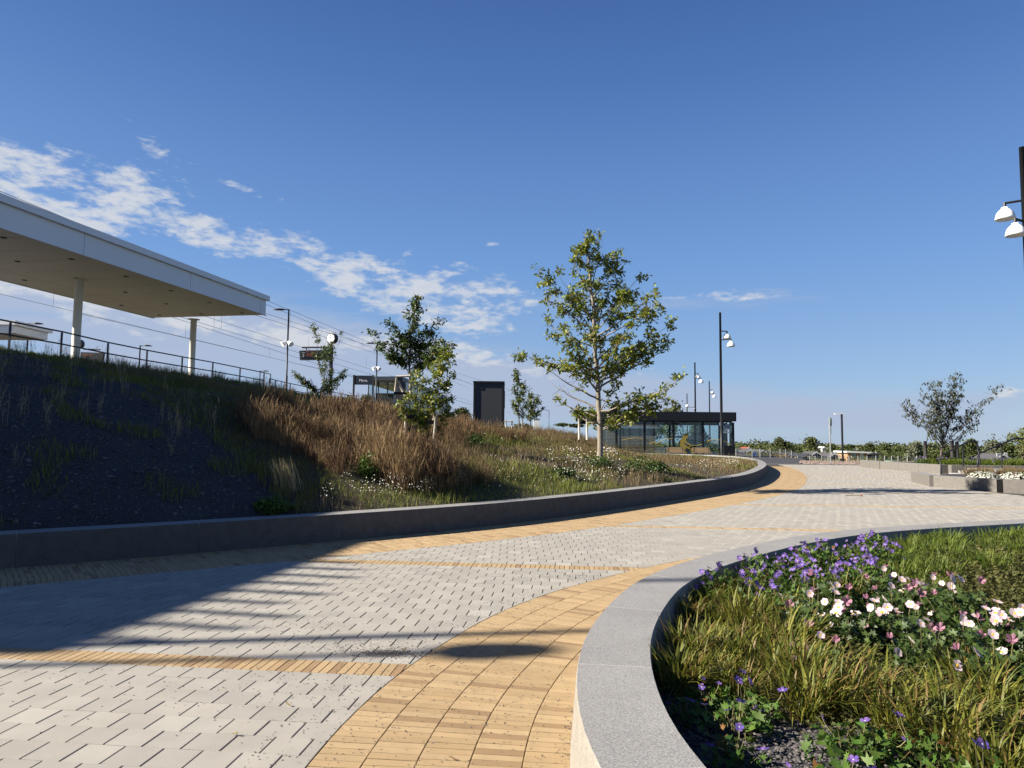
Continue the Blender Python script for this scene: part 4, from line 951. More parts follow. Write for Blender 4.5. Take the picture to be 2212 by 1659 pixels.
def handrail(px_pts, posts, Y, label):
    P_ = [A(x, y, Y) for x, y in px_pts]; par = empty('handrail', (P_[0][0], Y, 0)); tag(par, label, 'handrail'); O = Vector(par.location)
    # rounded bends
    pts = [Vector(p) for p in P_]; out = [pts[0]]
    for i in range(1, len(pts)-1):
        a, b, c = pts[i-1], pts[i], pts[i+1]; r_ = min(.16, (a-b).length*.45, (c-b).length*.45)
        for t in (0, .25, .5, .75, 1): out.append((b+(a-b).normalized()*r_)*(1-t)**2 + b*2*t*(1-t) + (b+(c-b).normalized()*r_)*t*t)
    out.append(pts[-1]); MB(O).tube(out, .038, 8).build('rail', 'black', par, True)
    for (x, y0, y1) in posts: a, b = A(x, y0, Y), A(x, y1, Y); MB(O).tube([a, b], .032, 8).build('post', 'black', par)
handrail([(2033, 1026), (2031, 985), (2090, 954.5), (2111, 954.5), (2117, 1003)], [(2080.5, 960, 1008)], 35.5, 'black tubular handrail of the steps, left one')
handrail([(2112, 1010), (2112, 981), (2191, 947.5), (2240, 947.5)], [(2164, 959, 1012)], 33.5, 'black tubular handrail of the steps, right one cut by the photo edge')

# ------------------------------------------------------------------ small things lying on the plaza
dr = G(1690, 1063)
dg = empty('drain_grate', (9.42, 23.2, .0)); dg.rotation_euler.z = rad(-8); tag(dg, 'dark iron drain grate set in the slabs beside the tree shadow', 'drain')
MB().box(-.3, .3, -.16, -.13, -.01, .006).build('frame', 'drain', dg); MB().box(-.3, .3, .13, .16, -.01, .006).build('frame', 'drain', dg)
for i in range(12): MB().box(-.29+i*.05, -.265+i*.05, -.13, .13, -.01, .004).build('bar', 'drain', dg)
x0_, y0_ = G(1826, 1071.5); x1_, y1_ = G(1860, 1072.5)
stk = empty('dropped_rose', (x0_, y0_, .0)); tag(stk, 'dropped long-stemmed red rose lying on the grey slabs', 'flower')
MB(stk.location).tube([(x0_, y0_, .012), ((x0_+x1_)/2, (y0_+y1_)/2+.02, .03), (x1_, y1_, .03)], .012, 5).build('stem', 'weed', stk)
MB(stk.location).lathe([(.005, 0), (.02, .01), (.028, .03), (.02, .05), (.01, .055)], (x1_+.02, y1_, .005), 8).build('bloom', 'redp', stk)

# ------------------------------------------------------------------ trees
def leafcloud(P, size, T, Q, up=.5, droop=0.):
    n = len(P); nv = R.normal(size=(n, 3)); nv[:, 2] = np.abs(nv[:, 2])*(.4+up) + up
    u, v, w_ = frames(nv)
    if droop: u = u + np.array([0, 0, -droop]); u /= np.linalg.norm(u, axis=1, keepdims=True)
    return inst(P, u, v, w_, T, Q, size*R.uniform(.65, 1.25, n))
def make_tree(name, label, cat, Y, trunk, tips, r0, leafmat, leafsize, dens, barkm='bark', spread=.9, group=None, T=OAK_T, Qt=OAK_Q, extra_twigs=1., droop=0., zbase=None, leafr=.13, t0=.22):
    """trunk: photo points bottom to top; tips: (x, y of tip, y of attachment, leaf density factor)"""
    tp = [Vector(A(x, y, Y)) for x, y in trunk]; base = Vector(tp[0])
    if zbase is not None: tp[0].z = zbase; base.z = zbase
    par = empty(name, base); tag(par, label, cat, group)
    H = tp[-1].z - tp[0].z
    def rad_at(z): return r0*(.16 + .84*max(0, 1 - (z-base.z)/H)**.8)
    tr = MB(base)
    fine = []
    for a, b in zip(tp[:-1], tp[1:]):
        for t in (0, .33, .66): fine.append(a.lerp(b, t) + Vector((rnd.uniform(-1, 1), rnd.uniform(-1, 1), 0))*r0*.25)
    fine.append(tp[-1])
    tr.tube(fine, [rad_at(p.z)*(1.35 if i == 0 else 1) for i, p in enumerate(fine)], 9); tr.build('trunk', barkm, par, True)
    def trunk_pt(z):
        for a, b in zip(tp[:-1], tp[1:]):
            if a.z <= z <= b.z: return a.lerp(b, (z-a.z)/(b.z-a.z+1e-6))
        return tp[-1] if z > tp[-1].z else tp[0]
    br = MB(base); LP = []
    allb = [(fine[len(fine)//2:], 1.0)]
    for tip in tips:
        tx, ty, ay = tip[:3]; df = tip[3] if len(tip) > 3 else 1.
        q = Vector(A(tx, ty, Y)); 
        at_ = trunk_pt(A(tx, ay, Y)[2]); L_ = (q-at_).length
        q.y += rnd.uniform(-1, 1)*L_*spread*.6
        mid = at_.lerp(q, .5) + Vector((rnd.uniform(-.06, .06)*L_, rnd.uniform(-.06, .06)*L_, -.07*L_))
        pts = []
        for t in np.linspace(0, 1, 8):
            p = at_*(1-t)**2 + mid*2*t*(1-t) + q*t*t; pts.append(p + Vector((rnd.gauss(0, .012), rnd.gauss(0, .012), rnd.gauss(0, .012)))*L_)
        pts[0] = at_; rb = min(rad_at(at_.z)*.5, .012+.013*L_)
        br.tube(pts, [rb*(1-.85*t) for t in np.linspace(0, 1, 8)], 5, False); allb.append((pts, df))
    for pts, df in allb:
        L_ = sum((pts[i+1]-pts[i]).length for i in range(len(pts)-1)); main = (pts[-1]-pts[0]).normalized()
        nt_ = int(max(4, L_*7*extra_twigs))
        for _ in range(nt_):
            f = rnd.uniform(t0, 1.0)*(len(pts)-1); i = min(int(f), len(pts)-2); p = pts[i].lerp(pts[i+1], f-i)
            dr = (main*.7 + Vector((rnd.gauss(0, 1), rnd.gauss(0, 1), rnd.gauss(.15, .7)))*.8).normalized(); l = rnd.uniform(.16, .42)*min(1.3, .5+L_*.3)
            q = p + dr*l; m_ = p.lerp(q, .5) + Vector((0, 0, -.04*l)); br.tube([p, m_, q], [.008, .006, .003], 3, False)
            if rnd.random() > df: continue
            k = int(dens*l*rnd.uniform(.6, 1.3)) + 3
            for _ in range(k):
                t = rnd.uniform(.25, 1.08); LP.append(tuple(p.lerp(q, t) + Vector((rnd.gauss(0, 1), rnd.gauss(0, 1), rnd.gauss(0, .8)))*leafr*.5))
    br.build('branches', barkm, par)
    P_ = np.array(LP) - np.array(base)
    V, Q = leafcloud(P_, leafsize, T, Qt, .35, droop)
    o = np_mesh('crown', V, Q, leafmat, par)
    return par
make_tree('oak_tree', 'tall young oak with pale trunk and loose green crown in the middle of the photo', 'tree', 23.5,
  [(1297, 992), (1294, 900), (1290, 820), (1285, 740), (1280, 650), (1270, 560), (1262, 512)],
  [(1262, 503, 560), (1243, 520, 580), (1305, 508, 620), (1282, 530, 600), (1227, 545, 640), (1340, 532, 640), (1355, 548, 650), (1388, 588, 700), (1392, 612, 700), (1172, 588, 690), (1178, 640, 710), (1205, 610, 690), (1402, 640, 730), (1412, 665, 740), (1186, 690, 750, .7),
   (1446, 700, 810), (1452, 738, 840), (1430, 730, 820), (1360, 755, 830), (1405, 720, 800), (1192, 735, 800, .6), (1130, 762, 800), (1150, 788, 810, .8), (1238, 780, 850), (1215, 760, 840), (1440, 835, 890), (1450, 862, 905), (1415, 880, 915), (1385, 895, 930), (1400, 850, 900), (1355, 890, 925), (1345, 860, 900),
   (1192, 826, 880, .18), (1180, 800, 860, .1), (1200, 862, 900, .4), (1232, 890, 915, .5), (1215, 875, 915, .4), (1262, 895, 930, .7), (1330, 830, 890), (1292, 600, 680), (1255, 620, 700), (1330, 680, 760), (1240, 670, 740), (1310, 640, 720), (1350, 640, 720), (1265, 700, 780), (1300, 730, 800), (1370, 700, 780), (1340, 600, 680), (1228, 640, 720), (1220, 705, 780), (1255, 760, 830), (1320, 780, 850), (1270, 560, 640), (1350, 720, 800), (1290, 860, 920, .7), (1390, 760, 830)],
  .10, 'leaf_oak', .15, 58, 'oak', spread=1.15, zbase=.75, leafr=.12, extra_twigs=.72)
make_tree('oak_tree', 'staked dark green oak with dense ragged crown left of the middle', 'tree', 31,
  [(887, 912), (886, 860), (884, 790), (888, 720), (896, 660)],
  [(897, 648, 690), (886, 690, 720), (915, 668, 710), (848, 700, 750), (853, 735, 770), (816, 727, 790), (828, 752, 800), (845, 765, 800), (862, 715, 760), (925, 705, 750), (948, 697, 770), (975, 745, 800), (962, 765, 800), (940, 735, 780), (905, 725, 770), (880, 745, 790), (868, 780, 810), (905, 790, 815), (932, 772, 805), (895, 760, 800), (920, 745, 790), (868, 745, 780), (950, 752, 800), (890, 810, 840, .6)],
  .06, 'leaf_dark', .165, 64, 'bark', spread=.75, zbase=2.3, leafr=.17)
make_tree('oak_sapling', 'bushy multi-stemmed oak sapling between two stakes in front of the dark oak', 'tree', 21,
  [(920, 966), (918, 930), (925, 880), (940, 820), (958, 770)],
  [(972, 758, 800), (962, 785, 820), (938, 790, 840), (978, 815, 850), (950, 828, 870), (905, 812, 880), (870, 852, 900), (852, 872, 900, .7), (872, 892, 920), (976, 862, 900), (984, 880, 905), (932, 880, 930), (898, 905, 940), (945, 925, 945), (905, 930, 950), (925, 850, 900), (900, 860, 910), (950, 900, 930), (925, 940, 958), (885, 825, 890), (960, 850, 900), (915, 890, 930), (895, 880, 930)],
  .028, 'leaf_oak', .115, 105, 'bark', spread=.7, zbase=1.25, leafr=.11)
make_tree('young_tree', 'thin sparse young tree with upright leafless canes in front of the departure display', 'tree', 44,
  [(690, 876), (692, 850), (700, 820), (706, 770), (712, 752)],
  [(668, 702, 820, .35), (676, 760, 830, .3), (636, 806, 850), (652, 815, 850), (738, 803, 850), (744, 812, 850), (720, 795, 840), (700, 830, 860), (680, 835, 860), (712, 760, 830, .8), (718, 712, 840, .0), (738, 712, 840, .05), (664, 830, 860), (725, 830, 860)],
  .05, 'leaf_dark', .13, 85, 'bark', spread=.5, zbase=3.0, leafr=.14)
make_tree('young_tree', 'slender young tree just right of the dark cabinet', 'tree', 47,
  [(1122, 918), (1120, 880), (1118, 840), (1116, 812)],
  [(1115, 806, 840), (1130, 828, 860), (1108, 835, 860), (1136, 842, 880), (1108, 862, 890), (1140, 870, 895), (1122, 850, 880), (1112, 885, 900), (1132, 890, 905)],
  .045, 'leaf_dark', .16, 95, 'bark', spread=.8, zbase=2.4, leafr=.16)
make_tree('young_tree', 'broader young tree beside the slender one, left of the large oak', 'tree', 49,
  [(1146, 920), (1146, 890), (1148, 860)],
  [(1150, 848, 880), (1166, 862, 890), (1172, 884, 900), (1140, 880, 900), (1156, 876, 900), (1162, 895, 908), (1142, 898, 912)],
  .045, 'leaf_dark', .16, 110, 'bark', spread=.8, zbase=2.4, leafr=.16)
def z6(a, b): return ((3500+a/3.017)/1.852, (1400+b/3.017)/1.852)
mt = [(345, 620, 1080), (420, 660, 1080), (540, 520, 1100), (480, 600, 1100), (600, 370, 1100), (680, 400, 1090), (740, 385, 1080), (860, 330, 1080), (900, 400, 1090), (970, 350, 1060), (1040, 290, 1060), (1325, 430, 1120), (1240, 690, 1110), (1180, 660, 1110), (1170, 830, 1150), (1095, 960, 1160), (630, 900, 1180), (520, 750, 1120), (610, 870, 1160), (790, 500, 1070), (900, 640, 1080), (650, 640, 1100), (1010, 470, 1080), (1080, 770, 1120), (740, 700, 1090), (820, 620, 1080), (640, 450, 1090), (700, 800, 1120), (860, 760, 1110), (960, 700, 1100), (1120, 740, 1120), (580, 640, 1110), (940, 560, 1080)]
make_tree('multi_stemmed_tree', 'small multi-stemmed tree with sparse dark drooping leaves in the far raised bed', 'tree', 43.5,
  [z6(800, 1285), z6(800, 1230), z6(815, 1140), z6(830, 1000)],
  [(*z6(a, b), z6(0, c+40)[1], .8) for a, b, c in mt], .075, 'leaf_mag', .17, 7, 'bark', spread=.5, zbase=.40, T=OVAL_T, Qt=OVAL_Q, droop=1.1, leafr=.14, t0=.42)
# stakes
def stake_frame(posts, bars, straps, Y, label, m='rawwood', r=.045, dy=None):
    par = empty('tree_stakes', A(posts[0][0], posts[0][2], Y)); tag(par, label, 'stakes'); O = Vector(par.location)
    for i, p in enumerate(posts):
        yy = Y + (dy[i] if dy else 0); a, b = A(p[0], p[1], yy), A(p[2] if len(p) > 3 else p[0], p[-1], yy)
        if len(p) == 3: a, b = A(p[0], p[1], yy), A(p[0], p[2], yy)
        MB(O).tube([a, b], r, 8).build('stake', m, par, True)
    for (x0, y0, x1, y1, r_) in bars: MB(O).tube([A(x0, y0, Y-.06), A(x1, y1, Y-.06)], r_, 6).build('crossbar', m, par)
    for (x0, y0, x1, y1) in straps: MB(O).obox(A(x0, y0, Y-.09)[:2], A(x1, y1, Y+.0)[:2], .03, A(x0, y0, Y)[2]-.05, A(x0, y0, Y)[2]+.06).build('strap', 'strap', par)
def z5(a, b): return ((1350+a/4.424)/1.852, (1450+b/4.424)/1.852)
stake_frame([(*z5(1055, 240), *z5(965, 960)), (*z5(1290, 200), *z5(1297, 900)), (*z5(1070, 330), *z5(1250, 700))], [(*z5(1035, 248), *z5(1290, 238), .05), (*z5(965, 715), *z5(1305, 718), .055)], [(*z5(1000, 548), *z5(1290, 558))], 30.4, 'pale wooden stake frame round the dark oak', r=.05, dy=[0, 0, .3])
stake_frame([(*z5(1220, 900), *z5(1180, 1450)), (*z5(1745, 960), *z5(1690, 1590)), (*z5(1722, 900), *z5(1650, 1530))], [], [(*z5(1210, 970), *z5(1415, 1000)), (*z5(1610, 1060), *z5(1765, 1055))], 20.8, 'pale wooden stakes with black straps round the bushy sapling', r=.042, dy=[0, -.2, .7])
stake_frame([(1093, 908, 934), (1106, 908, 934), (1128, 905, 930)], [(1090, 910, 1110, 909, .04)], [], 46, 'small stake frame under the young trees right of the dark cabinet', r=.04)
stake_frame([(1251, 900, 950), (1268, 900, 950)], [], [], 34, 'pair of pale stakes half hidden left of the large oak trunk', r=.05)
stake_frame([(652, 852, 885), (664, 850, 885), (698, 855, 885), (712, 855, 885)], [(650, 858, 714, 856, .05)], [(650, 862, 712, 862)], 43.6, 'stake frame round the sparse young tree near the clock', r=.05)
stake_frame([(*z6(607, 1100), *z6(610, 1290)), (*z6(930, 1097), *z6(935, 1300)), (*z6(990, 1105), *z6(992, 1300))], [(*z6(620, 1150), *z6(740, 1172), .05), (*z6(920, 1165), *z6(1000, 1160), .05)], [], 42.4, 'black stakes with crossbars round the multi-stemmed tree', 'blackwood', .10)

def blob_tree(name, label, cat, cx_, top, hw, Y, m, zb=None, n=2200, base_y=None, leaf=.24, group=None, trunk=True, th=None):
    x, y, zt = A(cx_, top, Y); zb = far_z(x, Y) if zb is None else zb
    wr = hw*Y/F; H = zt-zb; par = empty(name, (x, Y, zb)); tag(par, label, cat, group)
    t0 = H*(.10 if th is None else th)
    P_ = []
    nb_ = 13
    for b in range(nb_):
        f = rnd.random(); zc = t0 + (H-t0)*(.16 + .66*f); rmax = wr*(1.0 - .55*abs(f-.35)/.65)
        a_ = rnd.uniform(0, 6.28); rr_ = rmax*math.sqrt(rnd.random())*.72
        br_ = wr*rnd.uniform(.26, .44); bz = min(br_, (H-zc)*.95)*rnd.uniform(.75, 1.)
        q = R.normal(size=(n//nb_, 3)); q /= np.linalg.norm(q, axis=1, keepdims=True); q *= R.uniform(.62, 1.06, (len(q), 1))**.6
        P_.append(q*np.array([br_, br_, bz]) + np.array([rr_*math.cos(a_), rr_*math.sin(a_), zc]))
    q = R.normal(size=(n//4, 3))*np.array([wr*.38, wr*.38, (H-t0)*.2]) + np.array([0, 0, t0+(H-t0)*.42]); P_.append(q)
    P_ = np.concatenate(P_); P_ = P_[(P_[:, 2] > t0*.5) & (P_[:, 2] < H*1.03)]
    V, Q = leafcloud(P_, leaf, OVAL_T*np.array([1, 1.7, 1]), OVAL_Q, .2); np_mesh('crown', V, Q, m, par)
    if trunk:
        m_ = MB(); m_.tube([(0, 0, -.3), (0, 0, H*.5)], [.05*wr+.08, .05], 6)
        for k in range(4):
            a_ = k*1.6+rnd.random(); m_.tube([(0, 0, H*.2), (wr*.4*math.cos(a_), wr*.4*math.sin(a_), H*.6)], [.07, .02], 4, False)
        m_.build('trunk', 'bark', par)
    return par
FT = [(1689, 945, 25, 128, 'far_green', 'dark rounded tree standing alone above the fence left of the slim sign'), (1749, 941, 26, 130, 'far_light', 'pale green rounded tree left of the white gabled house'), (1715, 962, 18, 150, 'far_green', 'low tree between the dark and the pale rounded trees'),
 (1796, 957, 17, 170, 'far_green', 'small dark tree behind the slim bus stop sign'), (1835, 956, 13, 125, 'far_green', 'narrow dark bushy tree right of the flat-headed lamp'), (1876, 955, 21, 130, 'far_green', 'broad dark green tree behind the white-roofed shed'), (1910, 961, 17, 140, 'far_green', 'low dark tree beside the broad one left of the willow'),
 (1975, 952, 22, 110, 'far_grey', 'grey-green willow bush behind the far raised bed'), (2006, 962, 18, 125, 'far_green', 'dark bush behind the black tree stakes'), (2094, 944, 27, 105, 'far_green', 'dark tree behind the left handrail'), (2147, 936, 26, 110, 'far_grey', 'tall grey-green tree between the two handrails'), (2206, 921, 36, 105, 'far_light', 'large pale olive tree at the right edge'), (2175, 952, 18, 98, 'far_green', 'dark bush below the large tree at the right edge'),
 (1640, 962, 16, 150, 'far_light', 'light bush behind the red shed'), (1612, 966, 20, 165, 'far_green', 'dark bushes above the litter bin at the bicycle shelter corner'), (1665, 964, 15, 140, 'far_light', 'light green bush between red shed and dark rounded tree'), (2045, 958, 20, 120, 'far_green', 'dark green tree behind the multi-stemmed tree'),
 (1452, 856, 40, 106, 'far_light', 'large loose tree rising above the bicycle shelter roof'), (1405, 885, 34, 108, 'far_green', 'tree behind the timber store, seen over the shelter roof'), (1500, 905, 30, 110, 'far_green', 'dark tree seen through the glass beside the gold cyclist'), (1535, 950, 26, 130, 'far_green', 'rounded dark tree seen through the right panes of the bicycle shelter')]
for i_, (a, b, c, d, e_, lb) in enumerate(FT): blob_tree('garden_tree', lb, 'tree', a, b, c, d, e_, group='garden trees beyond the plaza', leaf=.20 + d*.0006, th=.25 if b < 930 else .08)
for a, b, c, d, lb in ((752, 848, 28, 95, 'dark tree left of the waiting shelter sign'), (795, 846, 22, 95, 'dark tree behind the station name sign'), (838, 850, 26, 120, 'dark tree seen through the waiting shelter glass'), (1000, 880, 24, 110, 'dark bush on the embankment left of the dark cabinet'), (1216, 916, 18, 120, 'low bush beside the white utility box'), (1245, 918, 18, 110, 'low dark bush left of the large oak trunk')):
    blob_tree('embankment_bush', lb, 'bush', a, b, c, d, 'far_green', zb=A(a, 900, d)[2]-1.5, n=1600)
# continuous distant wood and hedges
def hedge(name, label, X0, X1, Y0, Y1, h0, h1, n, m, leaf, zf=None):
    X = R.uniform(X0, X1, n); Yv = R.uniform(Y0, Y1, n)
    hm = h0 + (h1-h0)*(.5+.5*np.sin(X*.21+Y0)*np.sin(X*.083+1.3)) ; hm = hm*(.75 + .25*np.sin(X*.9))
    z = hm*R.random(n)**.6
    zb = np.array([far_z(a, b) for a, b in zip(X, Yv)]) if zf is None else zf
    V, Q = leafcloud(np.stack([X, Yv, z+zb], 1), leaf, OVAL_T*np.array([1, 1.7, 1]), OVAL_Q, .2); o = np_mesh(name, V, Q, m); tag(o, label, 'vegetation', kind='stuff')
hedge('distant_wood', 'dark distant belt of trees along the horizon', 40, 360, 235, 255, 2.5, 5.2, 26000, 'far_green', .75)
hedge('garden_hedges', 'mixed green hedges and shrubs of the allotments beyond the fence', 26, 130, 118, 128, 1.3, 3.0, 28000, 'far_green', .30)
hedge('garden_hedges', 'lighter shrubs just behind the wire fence', 30, 100, 84, 92, .35, 1.15, 12000, 'far_light', .16)
hedge('roadside_weeds', 'tall dry weeds along the wire fence', 29, 90, 77, 80, .3, .9, 7000, 'drygrass', .12)
hedge('embankment_scrub', 'scrub along the embankment behind the dark cabinet', -8, 4, 90, 100, 1.0, 3.0, 6000, 'far_green', .3, zf=1.0)

# sheds and houses of the allotment gardens
def shed(px0, px1, ytop, Y, wallm, roofm, label, gable=True, eave=None, cat='shed', depth=4.):
    a = A(px0, ytop, Y); b = A(px1, ytop, Y); zg = far_z(a[0], Y); zt = a[2]; x0, x1 = a[0], b[0]
    par = empty('garden_shed' if cat == 'shed' else 'house', ((x0+x1)/2, Y, zg)); tag(par, label, cat); O = Vector(par.location)
    ze = eave if eave is not None else zt - (.28*(x1-x0) if gable else .12)
    MB(O).box(x0, x1, Y, Y+depth, zg-.2, ze).build('wall', wallm, par)
    if gable:
        xm = (x0+x1)/2; m_ = MB(O); m_.vprism([(x0, ze+.002), (x1, ze+.002), (xm, zt-.12)][::-1], Y, Y+depth); m_.build('gable', wallm, par)
        for s_ in (-1, 1):
            xe_ = xm + s_*((x1-x0)/2+.25); sl = (zt-ze)/((x1-x0)/2)
            m_ = MB(O); m_.vprism([(xm, zt+.02), (xe_, ze-.25*sl+.02), (xe_, ze-.25*sl+.14), (xm, zt+.14)][::(1 if s_ < 0 else -1)], Y-.3, Y+depth+.3); m_.build('roof', roofm, par)
            m_ = MB(O); m_.vprism([(xm, zt-.10), (xe_, ze-.25*sl-.10), (xe_, ze-.25*sl+.10), (xm, zt+.10)][::(1 if s_ < 0 else -1)], Y-.36, Y-.305); m_.build('bargeboard', 'whitewall', par)
    else:
        m_ = MB(O); m_.vprism([(x0-.4, ze+.0), (x1+.3, ze-.05), (x1+.3, ze+.14), (x0+.9, zt+.10), (x0-.4, ze+.22)][::-1], Y-.6, Y+depth); m_.build('roof', roofm, par)
    w_ = (x1-x0)
    MB(O).box(x0+w_*.18, x0+w_*.42, Y-.05, Y-.002, zg+.9, zg+1.75).build('window', 'whitewall', par); MB(O).box(x0+w_*.21, x0+w_*.39, Y-.07, Y-.052, zg+.97, zg+1.68).build('pane', 'bluegrey', par)
    MB(O).box(x0+w_*.62, x0+w_*.8, Y-.05, Y-.002, zg, zg+1.85).build('door', 'whitewall', par)
def z7(a): return (3000+a/3.687)/1.852
shed(z7(-60), z7(90), 971, 118, 'red', 'darkroof', 'red boarded shed with white bargeboards right of the bicycle shelter'); shed(z7(95), z7(275), 973, 115, 'darkgrey', 'darkroof', 'grey shed with dark hipped roof beside the red shed')
shed(z7(1440), z7(1730), 976, 112, 'slat', 'lampwhite', 'garden shed with pale flat roof right of the flat-headed lamp', gable=False)
shed(z7(1770), z7(1900), 980, 114, 'darkgrey', 'darkroof', 'small dark shed with white door frames behind the wire fence', gable=False); shed(z7(925), z7(1020), 977, 116, 'darkgrey', 'darkroof', 'low dark shed roof left of the slim sign'); shed(z7(1180), z7(1300), 980, 113, 'darkgrey', 'darkroof', 'low dark shed between sign and lamp')
shed(z7(1065), z7(1125), 966, 165, 'whitewall', 'lampwhite', 'white gabled house peeping out left of the slim sign', cat='house'); shed(z7(1550), z7(1612), 969.5, 165, 'cream', 'darkroof', 'cream gabled house behind the pale-roofed shed', cat='house'); shed(z7(1170), z7(1330), 970.5, 178, 'cream', 'redroof', 'cream house with red tiled roof behind sign and lamp', cat='house')
shed(z6(1430, 0)[0], z6(1640, 0)[0], 982, 95, 'darkgrey', 'darkroof', 'dark shed with low roof between the handrails'); shed(z7(-30), z7(-8), 967, 150, 'cream', 'redroof', 'small cream gable left of the red shed', cat='house')
# wire fence
fe = empty('wire_fence', (45, 78, -1.2)); tag(fe, 'low wire mesh fence on steel posts beyond the plaza', 'fence'); O = Vector(fe.location)
fxp = [1590, 1625, 1642, 1664, 1685.5, 1697.5, 1710, 1723, 1749, 1761, 1775, 1789, 1813, 1834, 1853.5, 1873, 1892, 1911, 1926, 1940, 1960, 1980, 2000]
pts = []
for px in fxp:
    x, y, z = A(px, 984.5, 78); zg = far_z(x, 78); z = max(z, zg+1.0); MB(O).tube([(x, 78, zg-.2), (x, 78, z)], .04, 6).build('post', 'galv', fe); pts.append((x, z, zg))
for i in range(len(pts)-1):
    (xa, za, ga_), (xb, zb2, gb_) = pts[i], pts[i+1]; m_ = MB(O)
    for f in (.96, .72, .48, .24): m_.tube([(xa, 78, ga_+(za-ga_)*f), (xb, 78, gb_+(zb2-gb_)*f)], .007, 3, False)
    for t in np.arange(.1, 1, .18): m_.tube([(xa+(xb-xa)*t, 78, ga_+.1), (xa+(xb-xa)*t, 78, ga_+(za-ga_)*.96)], .005, 3, False)
    m_.build('mesh_panel', 'galv', fe)
ga2 = A(1697, 984, 77.8); gb2 = A(1723, 984, 77.8); gt = empty('garden_gate', (ga2[0], 77.8, -1.1)); tag(gt, 'steel tube gate in the wire fence with white and yellow things behind', 'gate'); 
for z in (.02, -.5, -.95): MB(gt.location).tube([(ga2[0], 77.8, ga2[2]+z), (gb2[0], 77.8, ga2[2]+z)], .035, 6).build('bar', 'galv', gt)
x, y, z = A(1799, 1, 79); 
for px, m, lb, nm in ((1709, 'lampwhite', 'white container standing behind the gate', 'container'), (1718.5, 'yellowbin', 'yellow container standing behind the gate', 'container')):
    a_ = A(px, 989, 80); k = empty(nm, (a_[0], 80, a_[2]-.7)); tag(k, lb, 'container'); MB().lathe([(.01, 0), (.26, .0), (.30, .5), (.22, .62), (.01, .66)], (0, 0, .1), 10).build('body', m, k)
x, y, z = A(1630.5, 976, 90); k = empty('blue_road_sign', (x, 90, z-2)); tag(k, 'small round blue road sign right of the grey shed', 'sign'); MB().tube([(0, 0, 0), (0, 0, 2)], .03, 6).build('pole', 'galv', k); MB().tube([(0, -.05, 1.75), (0, -.02, 1.75)], .32, 14).build('disc', 'bluesign', k)
a_ = z6(295, 1322); x, y, z = A(*a_, 74); k = empty('covered_car', (x, 74, z-.5)); tag(k, 'pale green rounded tarpaulin behind the far raised bed', 'tarpaulin')
m_ = MB(); m_.vprism([(-.9, -.4), (.95, -.4), (.85, .15), (.5, .3), (-.5, .33), (-.8, .15)][::-1], 0, 1.8); m_.build('cover', 'teal', k)

# ------------------------------------------------------------------ planting on the hill
def inpoly(px, py, poly):
    c = np.zeros(px.shape, bool); n = len(poly)
    for i in range(n):
        x0, y0 = poly[i]; x1, y1 = poly[(i+1) % n]
        m = ((y0 > py) != (y1 > py)) & (px < (x1-x0)*(py-y0)/((y1-y0) + 1e-9) + x0); c ^= m
    return c
def vnoise(X, Y, f, seed=0):
    return .5 + .25*(np.sin(X*f+seed*1.7+1.3*np.sin(Y*f*.6+seed)) + np.sin(Y*f*1.13+seed*.9+1.1*np.sin(X*f*.8-seed)))
NP = 900000
PX_ = R.uniform(-21, 19.5, NP); PY_ = 8.3 + 66*R.random(NP)**1.35
SDm = D_ ; 
# bilinear lookup of the wall distance on the terrain grid
def gridlook(grid, X, Y):
    i = np.clip(np.searchsorted(gy, Y)-1, 0, len(gy)-2); j = np.clip(np.searchsorted(gx, X)-1, 0, len(gx)-2)
    fy = (Y-gy[i])/(gy[i+1]-gy[i]); fx_ = (X-gx[j])/(gx[j+1]-gx[j])
    return (grid[i, j]*(1-fx_)+grid[i, j+1]*fx_)*(1-fy) + (grid[i+1, j]*(1-fx_)+grid[i+1, j+1]*fx_)*fy
PD = gridlook(D_, PX_, PY_); PZ = hill_z(PX_, PY_, PD)
qx, qy = proj(PX_, PY_, PZ)
ok = (PD > .46) & (PX_ > xcrest(PY_)-1.0) & (qx > -60) & (qx < 1680)
PX_, PY_, PD, PZ, qx, qy = [a[ok] for a in (PX_, PY_, PD, PZ, qx, qy)]
PG = (gb[0]-ga[0])*(PY_-ga[1]) - (gb[1]-ga[1])*(PX_-ga[0]); PG = PG/math.hypot(gb[0]-ga[0], gb[1]-ga[1])
tall = vnoise(PX_, PY_, 1.3, 2)*vnoise(PX_, PY_, .45, 5)*1.6
dryn = vnoise(PX_, PY_, .55, 9)*.6 + vnoise(PX_, PY_, 2.1, 4)*.4
rightdry = np.clip((qx-1120)/300, 0, 1)*.35
BRUSH = [(505, 905), (575, 885), (700, 895), (850, 905), (850, 985), (930, 1000), (985, 1030), (960, 1060), (860, 1068), (740, 1036), (650, 990), (565, 955)]
BRUSH2 = [(935, 925), (1015, 925), (1040, 960), (985, 985), (930, 975)]
BRUSH3 = [(1095, 935), (1215, 935), (1290, 950), (1310, 1000), (1230, 985), (1120, 955)]
inb = inpoly(qx, qy, BRUSH); inb2 = inpoly(qx, qy, BRUSH2); inb3 = inpoly(qx, qy, BRUSH3)
